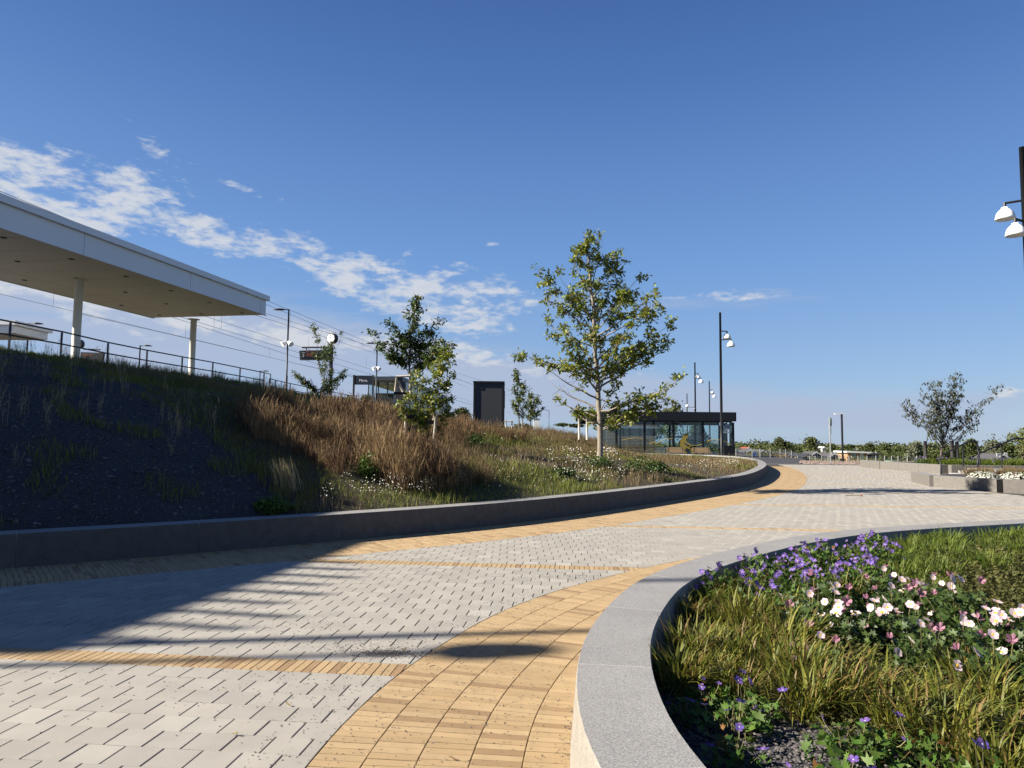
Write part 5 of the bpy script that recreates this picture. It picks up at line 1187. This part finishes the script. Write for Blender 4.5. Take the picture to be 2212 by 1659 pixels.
def put_blades(name, sel, n, Lr, Wd, lean, m, label, seg=2, hfac=None, droop=1.):
    w_ = (1/np.maximum(PY_, 8))**.55; w_ = w_*sel
    idx_ = R.choice(len(PX_), size=min(n, int((w_ > 0).sum())), replace=False, p=w_/w_.sum())
    B = np.stack([PX_[idx_], PY_[idx_], PZ_s[idx_]-.01], 1); k = np.clip(PY_[idx_]/14., .8, 4)**.75
    L_ = R.uniform(*Lr, len(idx_)); 
    if hfac is not None: L_ = L_*hfac[idx_]
    V, Q = blades(B, R.uniform(0, 6.28, len(idx_)), L_, R.uniform(*lean, len(idx_)), Wd*k*R.uniform(.7, 1.3, len(idx_)), seg, droop)
    o = np_mesh(name, V, Q, m); tag(o, label, 'plants', kind='stuff'); return o
PZ_s = PZ
gsel = ((PG > -.3) & ~(inb & (R.random(len(inb)) < .7))).astype(float)
CLEAR = inpoly(qx, qy, [(850, 915), (940, 905), (1010, 940), (1005, 992), (850, 990)])
inb &= ~CLEAR
hf = (.45 + 1.25*np.clip(tall, 0, 1))*np.clip(1.25-(PY_-20)/60, .5, 1)
clump = (vnoise(PX_, PY_, 6.3, 3)*vnoise(PX_, PY_, 9.1, 1) > .17)
put_blades('hill_grass', gsel*(dryn+rightdry < .66)*(.35+.65*clump), 150000, (.08, .22), .010, (.2, 1.2), 'grass', 'green and straw coloured grass covering the hill above the wall', 2, hf)
put_blades('dry_grass', gsel*(dryn+rightdry > .50)*(.3+.7*clump)*np.where(PY_ > 45, .5, 1), 45000, (.14, .34), .0065, (.1, .9), 'drygrass', 'dry seed-headed grass among the green on the hill', 2, hf*.9*np.clip(1.25-(PY_-20)/60, .5, 1), .8)
put_blades('gravel_weeds', (PG < .2)*(vnoise(PX_, PY_, 2.6, 8)*vnoise(PX_, PY_, 4.1, 6) > .42).astype(float), 9000, (.05, .24), .008, (.2, 1.2), 'grass', 'small weeds sprouting from the shaded gravel slope', 2)
i_ = R.choice(len(PX_), 16000, replace=False, p=((PG < .6)*(1/PY_))/((PG < .6)*(1/PY_)).sum()); stones(np.stack([PX_[i_], PY_[i_], PZ[i_]], 1), np.clip(.010*np.exp(R.normal(.3, .55, len(i_))), .006, .06), 'slope_clods', 'stone', label='crushed stone and clods on the shaded slope', cat='gravel')
put_blades('slope_litter', (PG < .8).astype(float), 9000, (.04, .14), .006, (.8, 1.5), 'drygrass', 'dry stalks and litter lying on the shaded slope', 2)
# branching dry bushes
def bush_template(n=22, L0=(.32, .78), lean=(.1, .95), W=.0075, side=7):
    B = np.stack([R.normal(0, .09, n), R.normal(0, .09, n), np.zeros(n)], 1); az_ = R.uniform(0, 6.28, n); L_ = R.uniform(*L0, n); le = R.uniform(*lean, n)
    parts = [blades(B, az_, L_, le, np.full(n, W), 3, .5)]
    bb = []; ba = []; bl = []
    for i in range(n):
        for k in range(side):
            t = rnd.uniform(.35, .95); ang = le[i]*(.35+.55*t); h = L_[i]*t
            bb.append((B[i, 0]+math.cos(az_[i])*math.sin(ang)*h, B[i, 1]+math.sin(az_[i])*math.sin(ang)*h, math.cos(ang)*h)); ba.append(az_[i]+rnd.gauss(0, 1.3)); bl.append(rnd.uniform(.08, .22))
    parts.append(blades(np.array(bb), np.array(ba), np.array(bl), R.uniform(.1, 1.6, len(bb)), np.full(len(bb), W*.8), 2, .2))
    return join(parts)
def scatter(name, tmpls, X, Y, Z, sc_, m, label, cat='plants', parent=None):
    parts = []; rz = R.uniform(0, 6.28, len(X)); which = R.integers(0, len(tmpls), len(X)); sc_ = np.broadcast_to(sc_, (len(X),))
    for k, (T, Q) in enumerate(tmpls):
        s_ = which == k
        if not s_.any(): continue
        c, s = np.cos(rz[s_]), np.sin(rz[s_]); zero = np.zeros_like(c)
        u = np.stack([c, s, zero], 1); v = np.stack([-s, c, zero], 1); n_ = np.stack([zero, zero, zero+1], 1)
        parts.append(inst(np.stack([X[s_], Y[s_], Z[s_]], 1), u, v, n_, T, Q, sc_[s_]))
    V, Q = join(parts); o = np_mesh(name, V, Q, m, parent); tag(o, label, cat if parent is None else None, kind='stuff'); return o
bt = [bush_template() for _ in range(5)]
def pick(mask, n):
    c = np.where(mask)[0]; return c[R.choice(len(c), min(n, len(c)), replace=False)]
bn_ = vnoise(PX_, PY_, .9, 31)*.6 + .4*vnoise(PX_, PY_, 2.7, 33); hb_ = .40 + .85*vnoise(PX_, PY_, 1.5, 22)
for m_k, (lo, hi), n_k, mt_k, lb_k in ((inb, (.42, 2), 420, 'brush', 'russet dry brush covering the middle of the hill'), (inb, (-1, .5), 330, 'brush_tan', 'golden tan dry brush mixed into the russet brush'), (inb, (.1, .9), 170, 'brush_dark', 'dark withered stems within the russet brush')):
    i_ = pick(m_k & (PY_ < 45) & (bn_ > lo) & (bn_ < hi) & (vnoise(PX_, PY_, 1.9, 21) > .16), n_k); scatter('russet_brush', bt, PX_[i_], PY_[i_], PZ[i_]-.02, hb_[i_]*R.uniform(.65, 1.3, len(i_)), mt_k, lb_k)
i_ = pick(inb2, 160); scatter('russet_brush', bt, PX_[i_], PY_[i_], PZ[i_]-.02, R.uniform(.8, 1.25, len(i_)), 'brush', 'russet brush in front of the dark cabinet')
i_ = pick(inb3, 260); scatter('tan_brush', bt, PX_[i_], PY_[i_], PZ[i_]-.02, R.uniform(.5, 1.0, len(i_)), 'drygrass', 'tan dry brush left of the large oak')
i_ = pick(inpoly(qx, qy, [(860, 985), (1010, 975), (1080, 1050), (960, 1075), (850, 1070)]), 130); scatter('tan_brush', bt, PX_[i_], PY_[i_], PZ[i_]-.02, R.uniform(.45, .8, len(i_)), 'drygrass', 'tan dry brush in front of the staked sapling')
i_ = pick((PG > 1.0) & (qx < 640) & ~inb, 260); scatter('shaded_brush', bt, PX_[i_], PY_[i_], PZ[i_]-.02, R.uniform(.3, .75, len(i_)), 'weed', 'scrubby weeds on the shaded upper slope')
for (px, py, n, s0, lb) in ((1052, 945, 9, .9, 'russet shrub in front of the dark cabinet foot'), (1105, 955, 14, .8, 'russet shrub right of the dark cabinet'), (1180, 945, 12, .7, 'russet shrub under the young trees'), (1008, 935, 10, .9, 'russet shrub left of the dark cabinet'), (1235, 985, 10, .7, 'tan shrub left of the large oak trunk'), (1150, 980, 8, .5, 'small tan shrub on the open grass slope')):
    x, y, z = hillhit(px, py); par = empty('dry_shrub', (x, y, z)); tag(par, lb, 'shrub', 'separate dry shrubs on the hill')
    scatter('stems', bt, R.normal(0, .28, n), R.normal(0, .28, n), np.full(n, -.03), np.full(n, s0)*R.uniform(.8, 1.2, n), 'brush' if 'russet' in lb else 'drygrass', None, parent=par)
# weeds standing against the sky along the crest
def weed_template():
    T, Q = bush_template(7, (.45, 1.0), (.05, .45), .007, 6)
    hd = []
    for k in range(26):
        t = T[R.integers(0, len(T))]; 
        if t[2] > .35: hd.append(t)
    P_ = np.array(hd) if hd else T[:3]; V2, Q2 = leafcloud(P_, .045, OVAL_T, OVAL_Q, .3); return join([(T, Q), (V2, Q2)])
wt_ = [weed_template() for _ in range(6)]
cr_ = (np.abs(PX_-xcrest(PY_)-.3) < 1.1) & (PY_ < 62); i_ = pick(cr_, 150)
scatter('crest_weeds', wt_, PX_[i_], PY_[i_], PZ[i_]-.02, R.uniform(.35, 1.0, len(i_))*np.clip(PY_[i_]/30, .6, 1.2), 'weed', 'seeding weeds along the crest under the railing')
i_ = pick((PG < .5) & (qx < 560) & (qy < 1010), 60); scatter('slope_weeds', wt_, PX_[i_], PY_[i_], PZ[i_]-.02, R.uniform(.4, .9, len(i_)), 'reed', 'pale dried weed stalks on the shaded gravel slope')
i_ = pick((PG > 1.5) & (qx > 700), 300); scatter('slope_weeds', wt_, PX_[i_], PY_[i_], PZ[i_]-.02, R.uniform(.35, .75, len(i_)), 'weed', 'thin flowering weeds through the sunlit grass')
# bundle of upright reeds near the shade edge
x, y, z = hillhit(622, 1062); par = empty('reed_clump', (x, y, z)); tag(par, 'upright clump of pale brown stalks at the edge of the shade above the wall', 'plant')
V, Q = blades(np.stack([R.normal(0, .13, 130), R.normal(0, .10, 130), np.zeros(130)], 1), R.uniform(2.6, 3.7, 130), R.uniform(.42, .66, 130), R.uniform(.05, .95, 130), np.full(130, .011), 3, .3); np_mesh('stalks', V, Q, 'reed', par)['kind'] = 'stuff'
# leafy green shrubs
for (px, py, r_, h_, lb) in ((1378, 1022, .62, .55, 'dark green leafy shrub right of the large oak trunk'), (1420, 1018, .4, .35, 'second green leafy shrub right of the large oak'), (1215, 1030, .35, .25, 'low dark green plant before the large oak'), (948, 1045, .3, .5, 'dark green upright shrub among the tan brush'), (800, 1030, .28, .45, 'grey-green bushy herb at the foot of the russet brush'), (1296, 1010, .5, .35, 'green plants round the foot of the large oak'), (585, 1105, .28, .2, 'broad-leaved green plant just above the wall in the shade'), (1020, 965, .5, .4, 'green tuft near the tree stakes')):
    x, y, z = hillhit(px, py); par = empty('green_shrub', (x, y, z)); tag(par, lb, 'shrub')
    n = 900; q = R.normal(size=(n, 3)); q /= np.linalg.norm(q, axis=1, keepdims=True); q *= R.random((n, 1))**.35*np.array([[r_, r_, h_]]); q[:, 2] = np.abs(q[:, 2]); q += R.normal(0, .03, (n, 3)); q[:, 0] *= 1+.25*np.sin(q[:, 1]*9)
    V, Q = leafcloud(q, .075, OVAL_T, OVAL_Q, .4); np_mesh('leaves', V, Q, 'ane_leaf' if 'dark' in lb else 'ger_leaf', par)
# daisies
FLW_T = np.array([(0, 0, .0)] + [(math.cos(a)*r_, math.sin(a)*r_, .12*r_) for a, r_ in [(k*math.pi/4, 1 if k % 2 == 0 else .75) for k in range(8)]], float); FLW_Q = np.array([(0, 1, 2, 3), (0, 3, 4, 5), (0, 5, 6, 7), (0, 7, 8, 1)])
def flowers(name, polys, n, size, m, label, h=(.15, .38)):
    ms = np.zeros(len(qx), bool)
    for p in polys: ms |= inpoly(qx, qy, p)
    ms &= (vnoise(PX_, PY_, 3.1, 12)*vnoise(PX_, PY_, 5.3, 13) > .12)
    i_ = pick(ms, n); P_ = np.stack([PX_[i_], PY_[i_], PZ[i_]+R.uniform(*h, len(i_))], 1); nv = R.normal(0, .35, (len(i_), 3)) + np.array([-.25, -.55, .9]); u, v, w_ = frames(nv)
    V1, Q1 = inst(P_, u, v, w_, FLW_T, FLW_Q, size*R.uniform(.7, 1.2, len(i_))*np.clip(P_[:, 1]/17, .8, 1.7))
    hh = P_[:, 2]-PZ[i_]; V2, Q2 = blades(np.stack([PX_[i_], PY_[i_], PZ[i_]], 1), R.uniform(0, 6.28, len(i_)), hh, np.full(len(i_), .02), np.full(len(i_), .004), 1)
    o = np_mesh(name, *join([(V1, Q1), (V2, Q2)]), [m, 'weed'], mi=np.concatenate([np.zeros(len(Q1), int), np.ones(len(Q2), int)])); tag(o, label, 'flowers', kind='stuff')
flowers('daisies', [[(760, 1075), (1000, 1040), (1010, 1068), (780, 1100)], [(690, 1070), (760, 1060), (770, 1090), (690, 1100)]], 300, .014, 'daisy', 'white daisies along the wall below the russet brush')
flowers('daisies', [[(1180, 985), (1330, 985), (1350, 1045), (1250, 1060), (1190, 1040)]], 300, .014, 'daisy', 'white daisies round the foot of the large oak')
flowers('daisies', [[(1040, 1010), (1200, 1010), (1400, 1020), (1590, 1000), (1600, 1015), (1420, 1050), (1200, 1070), (1040, 1075)]], 520, .010, 'daisy', 'scattered tiny white flowers through the grass behind the wall')
flowers('daisies', [[(900, 940), (1100, 930), (1190, 950), (1080, 975), (960, 970)]], 120, .013, 'daisy', 'white flowers in front of the dark cabinet')
flowers('daisies', [[(400, 800), (640, 860), (640, 900), (420, 840)], [(450, 1080), (545, 1075), (545, 1110), (450, 1115)], [(60, 1080), (130, 1080), (130, 1110), (60, 1110)]], 110, .012, 'daisy', 'few white flowers on the shaded slope')

# ------------------------------------------------------------------ near flower bed
SZ = .17
bx = np.arange(0, 24, .22); by = np.arange(-3, 16, .22); BX, BY = np.meshgrid(bx, by); BD, _ = WN.sd(BX, BY); BZ = SZ + .025*np.sin(BX*3.1)*np.cos(BY*2.7) + .015*np.sin(BX*7+BY*5)
V = np.stack([BX, BY, BZ], 2).reshape(-1, 3); ii = (np.arange(len(by)-1)[:, None]*len(bx) + np.arange(len(bx)-1)[None]).ravel(); Q = np.stack([ii, ii+1, ii+len(bx)+1, ii+len(bx)], 1)
k_ = (BD.ravel()[Q].max(1) < -.06)
tag(np_mesh('planting_soil', V, Q[k_], 'soil', smooth=True), 'dark gravel mulch in the near flower bed', kind='structure')
def soilz(X, Y): return SZ + .025*np.sin(X*3.1)*np.cos(Y*2.7) + .015*np.sin(X*7+Y*5)
n = 60000; XX = R.uniform(.6, 6, n); YY = R.uniform(1.8, 6.0, n); d_, _ = WN.sd(XX, YY); k_ = d_ < -(NW+.02); XX, YY = XX[k_], YY[k_]
a_, b_ = proj(XX, YY, soilz(XX, YY)); k_ = (b_ < 1720) & (a_ < 2260) & (R.random(len(XX)) < np.clip(1.5*(3.2/YY)**2, 0, 1)); XX, YY = XX[k_][:26000], YY[k_][:26000]
stones(np.stack([XX, YY, soilz(XX, YY)+.002], 1), R.uniform(.006, .015, len(XX)), 'mulch_stones', 'stone', label='loose dark crushed stone covering the near flower bed', cat='gravel')
def darts(poly, hh, mind, ntry=6000, wallgap=.18):
    X = R.uniform(.6, 14, ntry); Y = R.uniform(2.0, 14, ntry); d_, _ = WN.sd(X, Y)
    a_, b_ = proj(X, Y, np.full(len(X), SZ+hh)); m = (d_ < -(NW+wallgap)) & inpoly(a_, b_, poly); out = []
    for x, y in zip(X[m], Y[m]):
        if all((x-p)**2+(y-q)**2 > mind*mind for p, q in out): out.append((x, y))
    return out
def clump_mesh(n, r_, L_, W, lean, seg=4, broad=0):
    B = np.stack([R.normal(0, r_, n), R.normal(0, r_, n), np.zeros(n)], 1)
    az_ = np.arctan2(B[:, 1], B[:, 0]) + R.normal(0, .7, n)
    a = blades(B, az_, R.uniform(*L_, n), R.uniform(*lean, n), W*R.uniform(.6, 1.3, n), seg, 1.15)
    # short leaves branching from the stems
    k = R.integers(0, n, n); ang = .5; h = R.uniform(.05, .16, n)
    B2 = B[k] + np.stack([np.cos(az_[k])*h*.6, np.sin(az_[k])*h*.6, h], 1)
    b = blades(B2, az_[k]+R.normal(0, .8, n), R.uniform(L_[0]*.35, L_[1]*.55, n), R.uniform(.6, 1.4, n), W*R.uniform(.8, 1.4, n), 3, .9)
    return join([a, b])
def plant_proto(name, mk, m, nm):
    out = []
    for k in range(nm):
        par = empty(name); V, Q = mk(); o = np_mesh('blades', V, Q, m, par); out.append(par)
    return out
used = set()
ORD = 'nearest second third fourth fifth sixth seventh eighth ninth tenth eleventh twelfth thirteenth fourteenth fifteenth sixteenth seventeenth eighteenth nineteenth twentieth'.split() + ['twenty-'+q for q in 'first second third fourth fifth sixth seventh eighth ninth'.split()] + ['thirtieth'] + ['thirty-'+q for q in 'first second third fourth fifth sixth seventh eighth ninth'.split()] + ['fortieth'] + ['forty-'+q for q in 'first second third fourth fifth sixth seventh eighth ninth'.split()] + ['fiftieth'] + ['fifty-'+q for q in 'first second third fourth fifth sixth seventh eighth ninth'.split()]
def place(protos, spots, base_label, cat, group, srange=(.8, 1.2), z=None, rot=6.28):
    spots = sorted(spots, key=lambda p: math.hypot(*p))
    for i_n, (x, y) in enumerate(spots):
        label = base_label + ', ' + (ORD[i_n] + (' nearest the camera' if i_n else ' the camera') if i_n < len(ORD) else 'among the farthest')
        k = rnd.randrange(len(protos)); pr = protos[k]
        o = pr if id(pr) not in used and pr.name not in used else copy_tree(pr)
        used.add(pr.name)
        o.location = (x, y, float(soilz(x, y))-.01 if z is None else z); o.rotation_euler = (0, 0, rnd.uniform(-rot/2, rot/2)); s_ = rnd.uniform(*srange); o.scale = (s_, s_, s_*rnd.uniform(.85, 1.15)); tag(o, label, cat, group)
hk = plant_proto('grass_clump', lambda: clump_mesh(125, .05, (.15, .37), .0095, (.5, 1.75)), 'hakone', 7)
HK1 = darts([(1405, 1360), (1440, 1280), (1500, 1245), (1580, 1262), (1700, 1290), (1730, 1340), (1730, 1430), (1740, 1520), (1620, 1500), (1500, 1462), (1415, 1445)], .12, .225, wallgap=.09)
place(hk, HK1, 'arching grass clump beside the seat wall', 'grass clump', 'arching grass near the inner face of the seat wall', (.7, 1.15))
HK2 = darts([(1700, 1400), (1820, 1410), (2000, 1440), (2260, 1450), (2260, 1700), (2080, 1600), (1900, 1540), (1740, 1500)], .12, .24)
place(hk, HK2, 'arching grass clump in front of the pink anemones', 'grass clump', 'arching grass at the lower right', (.8, 1.25))
HK3 = darts([(1600, 1262), (1760, 1250), (1850, 1262), (1800, 1300), (1680, 1310)], .16, .3)
place(hk, HK3, 'grass clump between violet and pink flowers', 'grass clump', 'arching grass behind the anemones', (.7, 1.0))
lg = plant_proto('grass_clump', lambda: clump_mesh(170, .08, (.14, .32), .0085, (.3, 1.25)), 'lushgrass', 3)
place(lg, darts([(1900, 1165), (2060, 1150), (2240, 1125), (2260, 1195), (2120, 1215), (2040, 1245), (1910, 1245)], .2, .36), 'green grass clump at the far back of the bed', 'grass clump', 'green grass at the back of the bed', (.8, 1.2))
# flowers
def petal_flower(npet, wide, cup, centre):
    V = []; Q = []; mi = []
    for k in range(npet):
        a = 2*math.pi*k/npet; T = np.array([(0, 0, 0), (.42, -.17, .03), (.86, -.22, .03), (1.03, 0, -.02), (.86, .22, .03), (.42, .17, .03)])*np.array([1, wide, 1]); T[:, 2] += cup*T[:, 0]**2; c, s = math.cos(a), math.sin(a); o = len(V)
        for t in T: V.append((t[0]*c-t[1]*s, t[0]*s+t[1]*c, t[2]+.012*k))
        Q += [(o, o+1, o+2, o+3), (o, o+3, o+4, o+5)]; mi += [0, 0]
    o = len(V); V += [(0, 0, .16)]
    for k in range(6): V.append((math.cos(k*1.047)*centre, math.sin(k*1.047)*centre, .10))
    for k in range(0, 6, 2): Q.append((o, o+1+k, o+1+(k+1) % 6, o+1+(k+2) % 6)); mi.append(1)
    return np.array(V), np.array(Q), mi
def flower_data(name, size, mats, **k):
    V, Q, mi = petal_flower(**k); me = bpy.data.meshes.new(name); me.from_pydata([tuple(v*size) for v in V], [], [tuple(int(i) for i in q) for q in Q])
    for m in mats: me.materials.append(MT[m])
    me.polygons.foreach_set('material_index', mi); return me
fd_pur = flower_data('flower', .0215, ('purple', 'daisy'), npet=5, wide=1.75, cup=.25, centre=.16); fd_pink = flower_data('flower', .034, ('pink', 'yellow'), npet=6, wide=1.8, cup=.28, centre=.30); fd_mauve = flower_data('flower', .030, ('mauve', 'mauve'), npet=5, wide=1.7, cup=1.1, centre=.2)
def herb(name, nl, r_, h_, leafm, lsize, flist, stemh, up=.55):
    par = empty(name); q = R.normal(size=(nl, 3)); q /= np.linalg.norm(q, axis=1, keepdims=True); q[:, 2] = np.abs(q[:, 2]); q *= R.random((nl, 1))**.3*np.array([[r_, r_, h_]])*R.uniform(.85, 1.15, (nl, 1))
    V, Q = leafcloud(q, lsize, PALM_T, PALM_Q, up); np_mesh('leaves', V, Q, leafm, par)
    ns = 26; V2, Q2 = blades(np.stack([R.normal(0, r_*.2, ns), R.normal(0, r_*.2, ns), np.zeros(ns)], 1), R.uniform(0, 6.28, ns), R.uniform(h_*.7, h_*1.1, ns), R.uniform(.1, .9, ns), np.full(ns, .004), 2)
    np_mesh('stems', V2, Q2, 'weed', par)
    for me in flist:
        a_ = rnd.uniform(0, 6.28); d_ = r_*math.sqrt(rnd.random())*.95; x, y = d_*math.cos(a_), d_*math.sin(a_); z = h_*math.sqrt(max(0.05, 1-(d_/r_)**2*.8)) + rnd.uniform(.0, stemh)
        m_ = MB(); m_.tube([(x*.5, y*.5, z*.4), (x*.9, y*.9, z*.8), (x, y, z)], .0022, 3, False); m_.build('stem', 'weed', par)
        f = bpy.data.objects.new('flower', me); C.objects.link(f); f.parent = par; f.location = (x, y, z); s_ = rnd.uniform(.8, 1.2); f.scale = (s_, s_, s_)
        nv = Vector((rnd.gauss(-.15, .5), rnd.gauss(-.4, .5), rnd.uniform(.4, .95))); f.rotation_euler = nv.to_track_quat('Z', 'Y').to_euler()
    return par
gp = [herb('geranium_plant', 480, .27, .27, 'ger_leaf', .045, [fd_pur]*k, .07) for k in (15, 11, 18)]
G1 = darts([(1535, 1268), (1600, 1215), (1680, 1185), (1780, 1160), (1900, 1165), (1925, 1225), (1800, 1265), (1640, 1290)], .2, .30, wallgap=.20)
place(gp, G1, 'geranium plant crowded with violet flowers', 'plant', 'violet geraniums behind the seat wall', (.85, 1.15), rot=1.2)
gp2 = [herb('geranium_plant', 95, .17, .13, 'ger_leaf', .045, [fd_pur]*k, .09) for k in (4, 3)]
G2 = darts([(1440, 1475), (1640, 1480), (1665, 1560), (1610, 1610), (1490, 1600)], .1, .19, wallgap=.12)
place(gp2, G2, 'small geranium plant low by the seat wall', 'plant', 'small geraniums by the seat wall')
gp3 = [herb('geranium_plant', 150, .22, .14, 'ger_leaf', .055, [fd_pur]*k, .08) for k in (3, 2)]
G3 = darts([(1720, 1600), (1850, 1590), (2030, 1600), (2200, 1640), (2200, 1700), (1700, 1700)], .1, .3)
place(gp3, G3, 'geranium plant at the bottom photo edge', 'plant', 'geraniums along the bottom edge')
ap = [herb('anemone_plant', 620, .26, .27, 'ane_leaf', .048, [fd_pink]*k + [fd_mauve]*j, .11, .5) for k, j in ((4, 2), (3, 2), (2, 2), (6, 2))]
A1 = darts([(1730, 1300), (1800, 1265), (1950, 1240), (2060, 1275), (2240, 1340), (2240, 1440), (2080, 1420), (1900, 1395), (1750, 1390)], .25, .33)
place(ap, A1, 'bushy anemone plant with pale pink flowers', 'plant', 'pink anemones in the middle of the near bed', (.85, 1.15), rot=.9)
cp_ = []
for k in range(3):
    par = empty('ground_cover_plant'); q = R.normal(size=(900, 3))*np.array([.17, .17, .055]); q[:, 2] = np.abs(q[:, 2])+.02; V, Q = leafcloud(q, .030, PALM_T, PALM_Q, .6); np_mesh('leaves', V, Q, 'cover', par); cp_.append(par)
place(cp_, darts([(1990, 1240), (2060, 1200), (2260, 1180), (2260, 1345), (2180, 1330), (2060, 1290)], .05, .20), 'low olive ground cover plant at right', 'plant', 'olive ground cover in the near bed', (.9, 1.4))
place([cp_[0]], [p for p in darts([(1660, 1330), (2240, 1440), (2240, 1700), (1680, 1560)], .05, .55)], 'low olive creeping plant among the grass', 'plant', 'creeping plants among the grass', (.7, 1.1))

# planting of the right-hand raised beds
def bedplants(name, X, Y, z, tm, m, s_, label): scatter(name, tm, X, Y, np.full(len(X), z), s_, m, label)
gt_ = [clump_mesh(60, .06, (.2, .45), .014, (.2, .9)) for _ in range(3)]
bedplants('bed_grass', R.uniform(25.5, 33, 150), R.uniform(40.5, 43.5, 150), .41, gt_, 'lushgrass', R.uniform(.8, 1.3, 150), 'bright green grass in the far raised bed')
bedplants('bed_grass', R.uniform(19, 30, 200), R.uniform(24.8, 31, 200), .35, gt_, 'drygrass', R.uniform(.7, 1.2, 200), 'dry grass in the raised bed at the right edge')
bedplants('bed_brush', R.uniform(22, 30, 110), R.uniform(26, 33, 110), .35, bt, 'drygrass', R.uniform(.5, .9, 110), 'tan brush in the raised bed at the right edge')
for (x, y, r_, lb) in ((18.3, 27.7, .55, 'white flowering cushion at the corner of the raised bed'), (19.3, 27.3, .6, 'white flowering cushion second from the corner'), (20.4, 26.5, .5, 'white flowering cushion third from the corner'), (21.6, 24.7, .6, 'white flowering cushion at the right photo edge')):
    par = empty('flowering_cushion', (x, y, .35)); tag(par, lb, 'plant')
    q = R.normal(size=(700, 3)); q /= np.linalg.norm(q, axis=1, keepdims=True); q[:, 2] = np.abs(q[:, 2]); q = q*np.array([r_, r_, .26])*R.uniform(.85, 1.08, (700, 1)); u, v, w_ = frames(q + np.array([0, 0, .6])); V, Q = inst(q, u, v, w_, FLW_T, FLW_Q, R.uniform(.02, .04, 700)); np_mesh('blossoms', V, Q, 'daisy', par)
    V, Q = leafcloud(q[:500]*.9, .09, OVAL_T, OVAL_Q, .3); np_mesh('leaves', V, Q, 'ane_leaf', par)
for (x0, x1, y0, y1, n, lb) in ((24.9, 27.0, 42.4, 44.5, 5, 'violet geranium mound at the corner of the far bed'), (27.0, 30.0, 41.0, 43, 9, 'violet geranium mound under the multi-stemmed tree')):
    for k in range(n):
        o = copy_tree(gp[k % 3]); o.location = (x0 + (x1-x0)*(k+.5)/n, rnd.uniform(y0, y1), .41); s_ = rnd.uniform(1.3, 1.8); o.scale = (s_, s_, s_*.9); tag(o, lb + ', ' + ('first' if k == 0 else ORD[k]) + ' from the left', 'plant', 'violet geraniums of the far raised bed' + (' near corner' if n == 5 else '')); o['category'] = 'plant'

# ------------------------------------------------------------------ grit and leaves on the paving
PXg = []; 
def grit(cx_, cy_, rx, ry, n, a=0):
    q = R.normal(size=(n, 2))*np.array([rx, ry]); c, s = math.cos(a), math.sin(a); PXg.append(np.stack([cx_+q[:, 0]*c-q[:, 1]*s, cy_+q[:, 0]*s+q[:, 1]*c], 1))
for (px, py, rx, ry, n) in ((840, 1413, .13, .05, 1500), (800, 1400, .3, .14, 500), (1250, 1247, .25, .12, 500), (640, 1350, .35, .2, 200), (285, 1290, .4, .12, 260), (160, 1345, .4, .12, 260), (1180, 1245, .4, .2, 160), (1010, 1225, .35, .15, 160), (740, 1215, .4, .2, 130), (620, 1480, .5, .35, 260), (300, 1430, .5, .3, 120)):
    x, y = G(px, py); grit(x, y, rx, ry, n)
q = np.stack([R.uniform(-1.4, .4, 2200), R.uniform(3.5, 8.5, 2200)], 1); dd_, _ = WN.sd(q[:, 0], q[:, 1]); PXg.append(q[(dd_ > .0) & (dd_ < 1.7)])
PXg.append(WN.at(R.uniform(jn[1], jn[8], 1500), 1)*1.0 - 0 if False else np.array([WN.at(s_, abs(rnd.gauss(0, .04))+.012) for s_ in R.uniform(jn[1], jn[8], 1500)]))
PXg.append(np.stack([R.uniform(-6, 4, 900), R.uniform(3.5, 14, 900)], 1))
P_ = np.concatenate(PXg); d1_, _ = WN.sd(P_[:, 0], P_[:, 1]); d2_, _ = WL.sd(P_[:, 0], P_[:, 1]); P_ = P_[(d1_ > .005) & (d2_ < -.01)]
stones(np.concatenate([P_, np.full((len(P_), 1), .001)], 1), R.uniform(.0025, .0065, len(P_)), 'grit', 'stone', label='scattered dark grit lying on the slabs and bricks', cat='grit')
lf = [(1000, 1410, 'brown curled leaf beside the pile of grit'), (333, 1525+55, None), (1530, 1, None)]
for px, py, lb in ((1075, 1302, 'brown dry leaf at the edge of the yellow bricks beside the grey slabs'), (920, 1460-20, 'brown dry leaf on the single brick course near the grit'), (629, 1528, 'pale crumpled leaf standing on the grey slabs in the foreground'), (500, 1588, 'flat tan leaf on the foreground slabs'), (700, 1358, 'yellow-green leaf on the slabs left of the grit pile'), (1215, 1252+20, 'dry leaf on the yellow bricks near the second brick course'), (985, 1655-10, 'pale leaf on the bricks at the bottom of the photo'), (1190, 1318, 'dark leaf on the bricks near the planter'), (870, 1408, 'brown leaf on top of the grit pile'), (1332, 1232-4, 'tan leaf where the second brick course meets the curved border')):
    x, y = G(px, py); par = empty('fallen_leaf', (x, y, .004)); tag(par, lb, 'leaf'); T = OAK_T.copy()*.045; T[:, 2] = np.abs(T[:, 1])*.9 + .004 + T[:, 0]**2*4
    o = np_mesh('blade', T, OAK_Q, 'dryleaf', par); o.rotation_euler = (0, 0, rnd.uniform(0, 6.28))
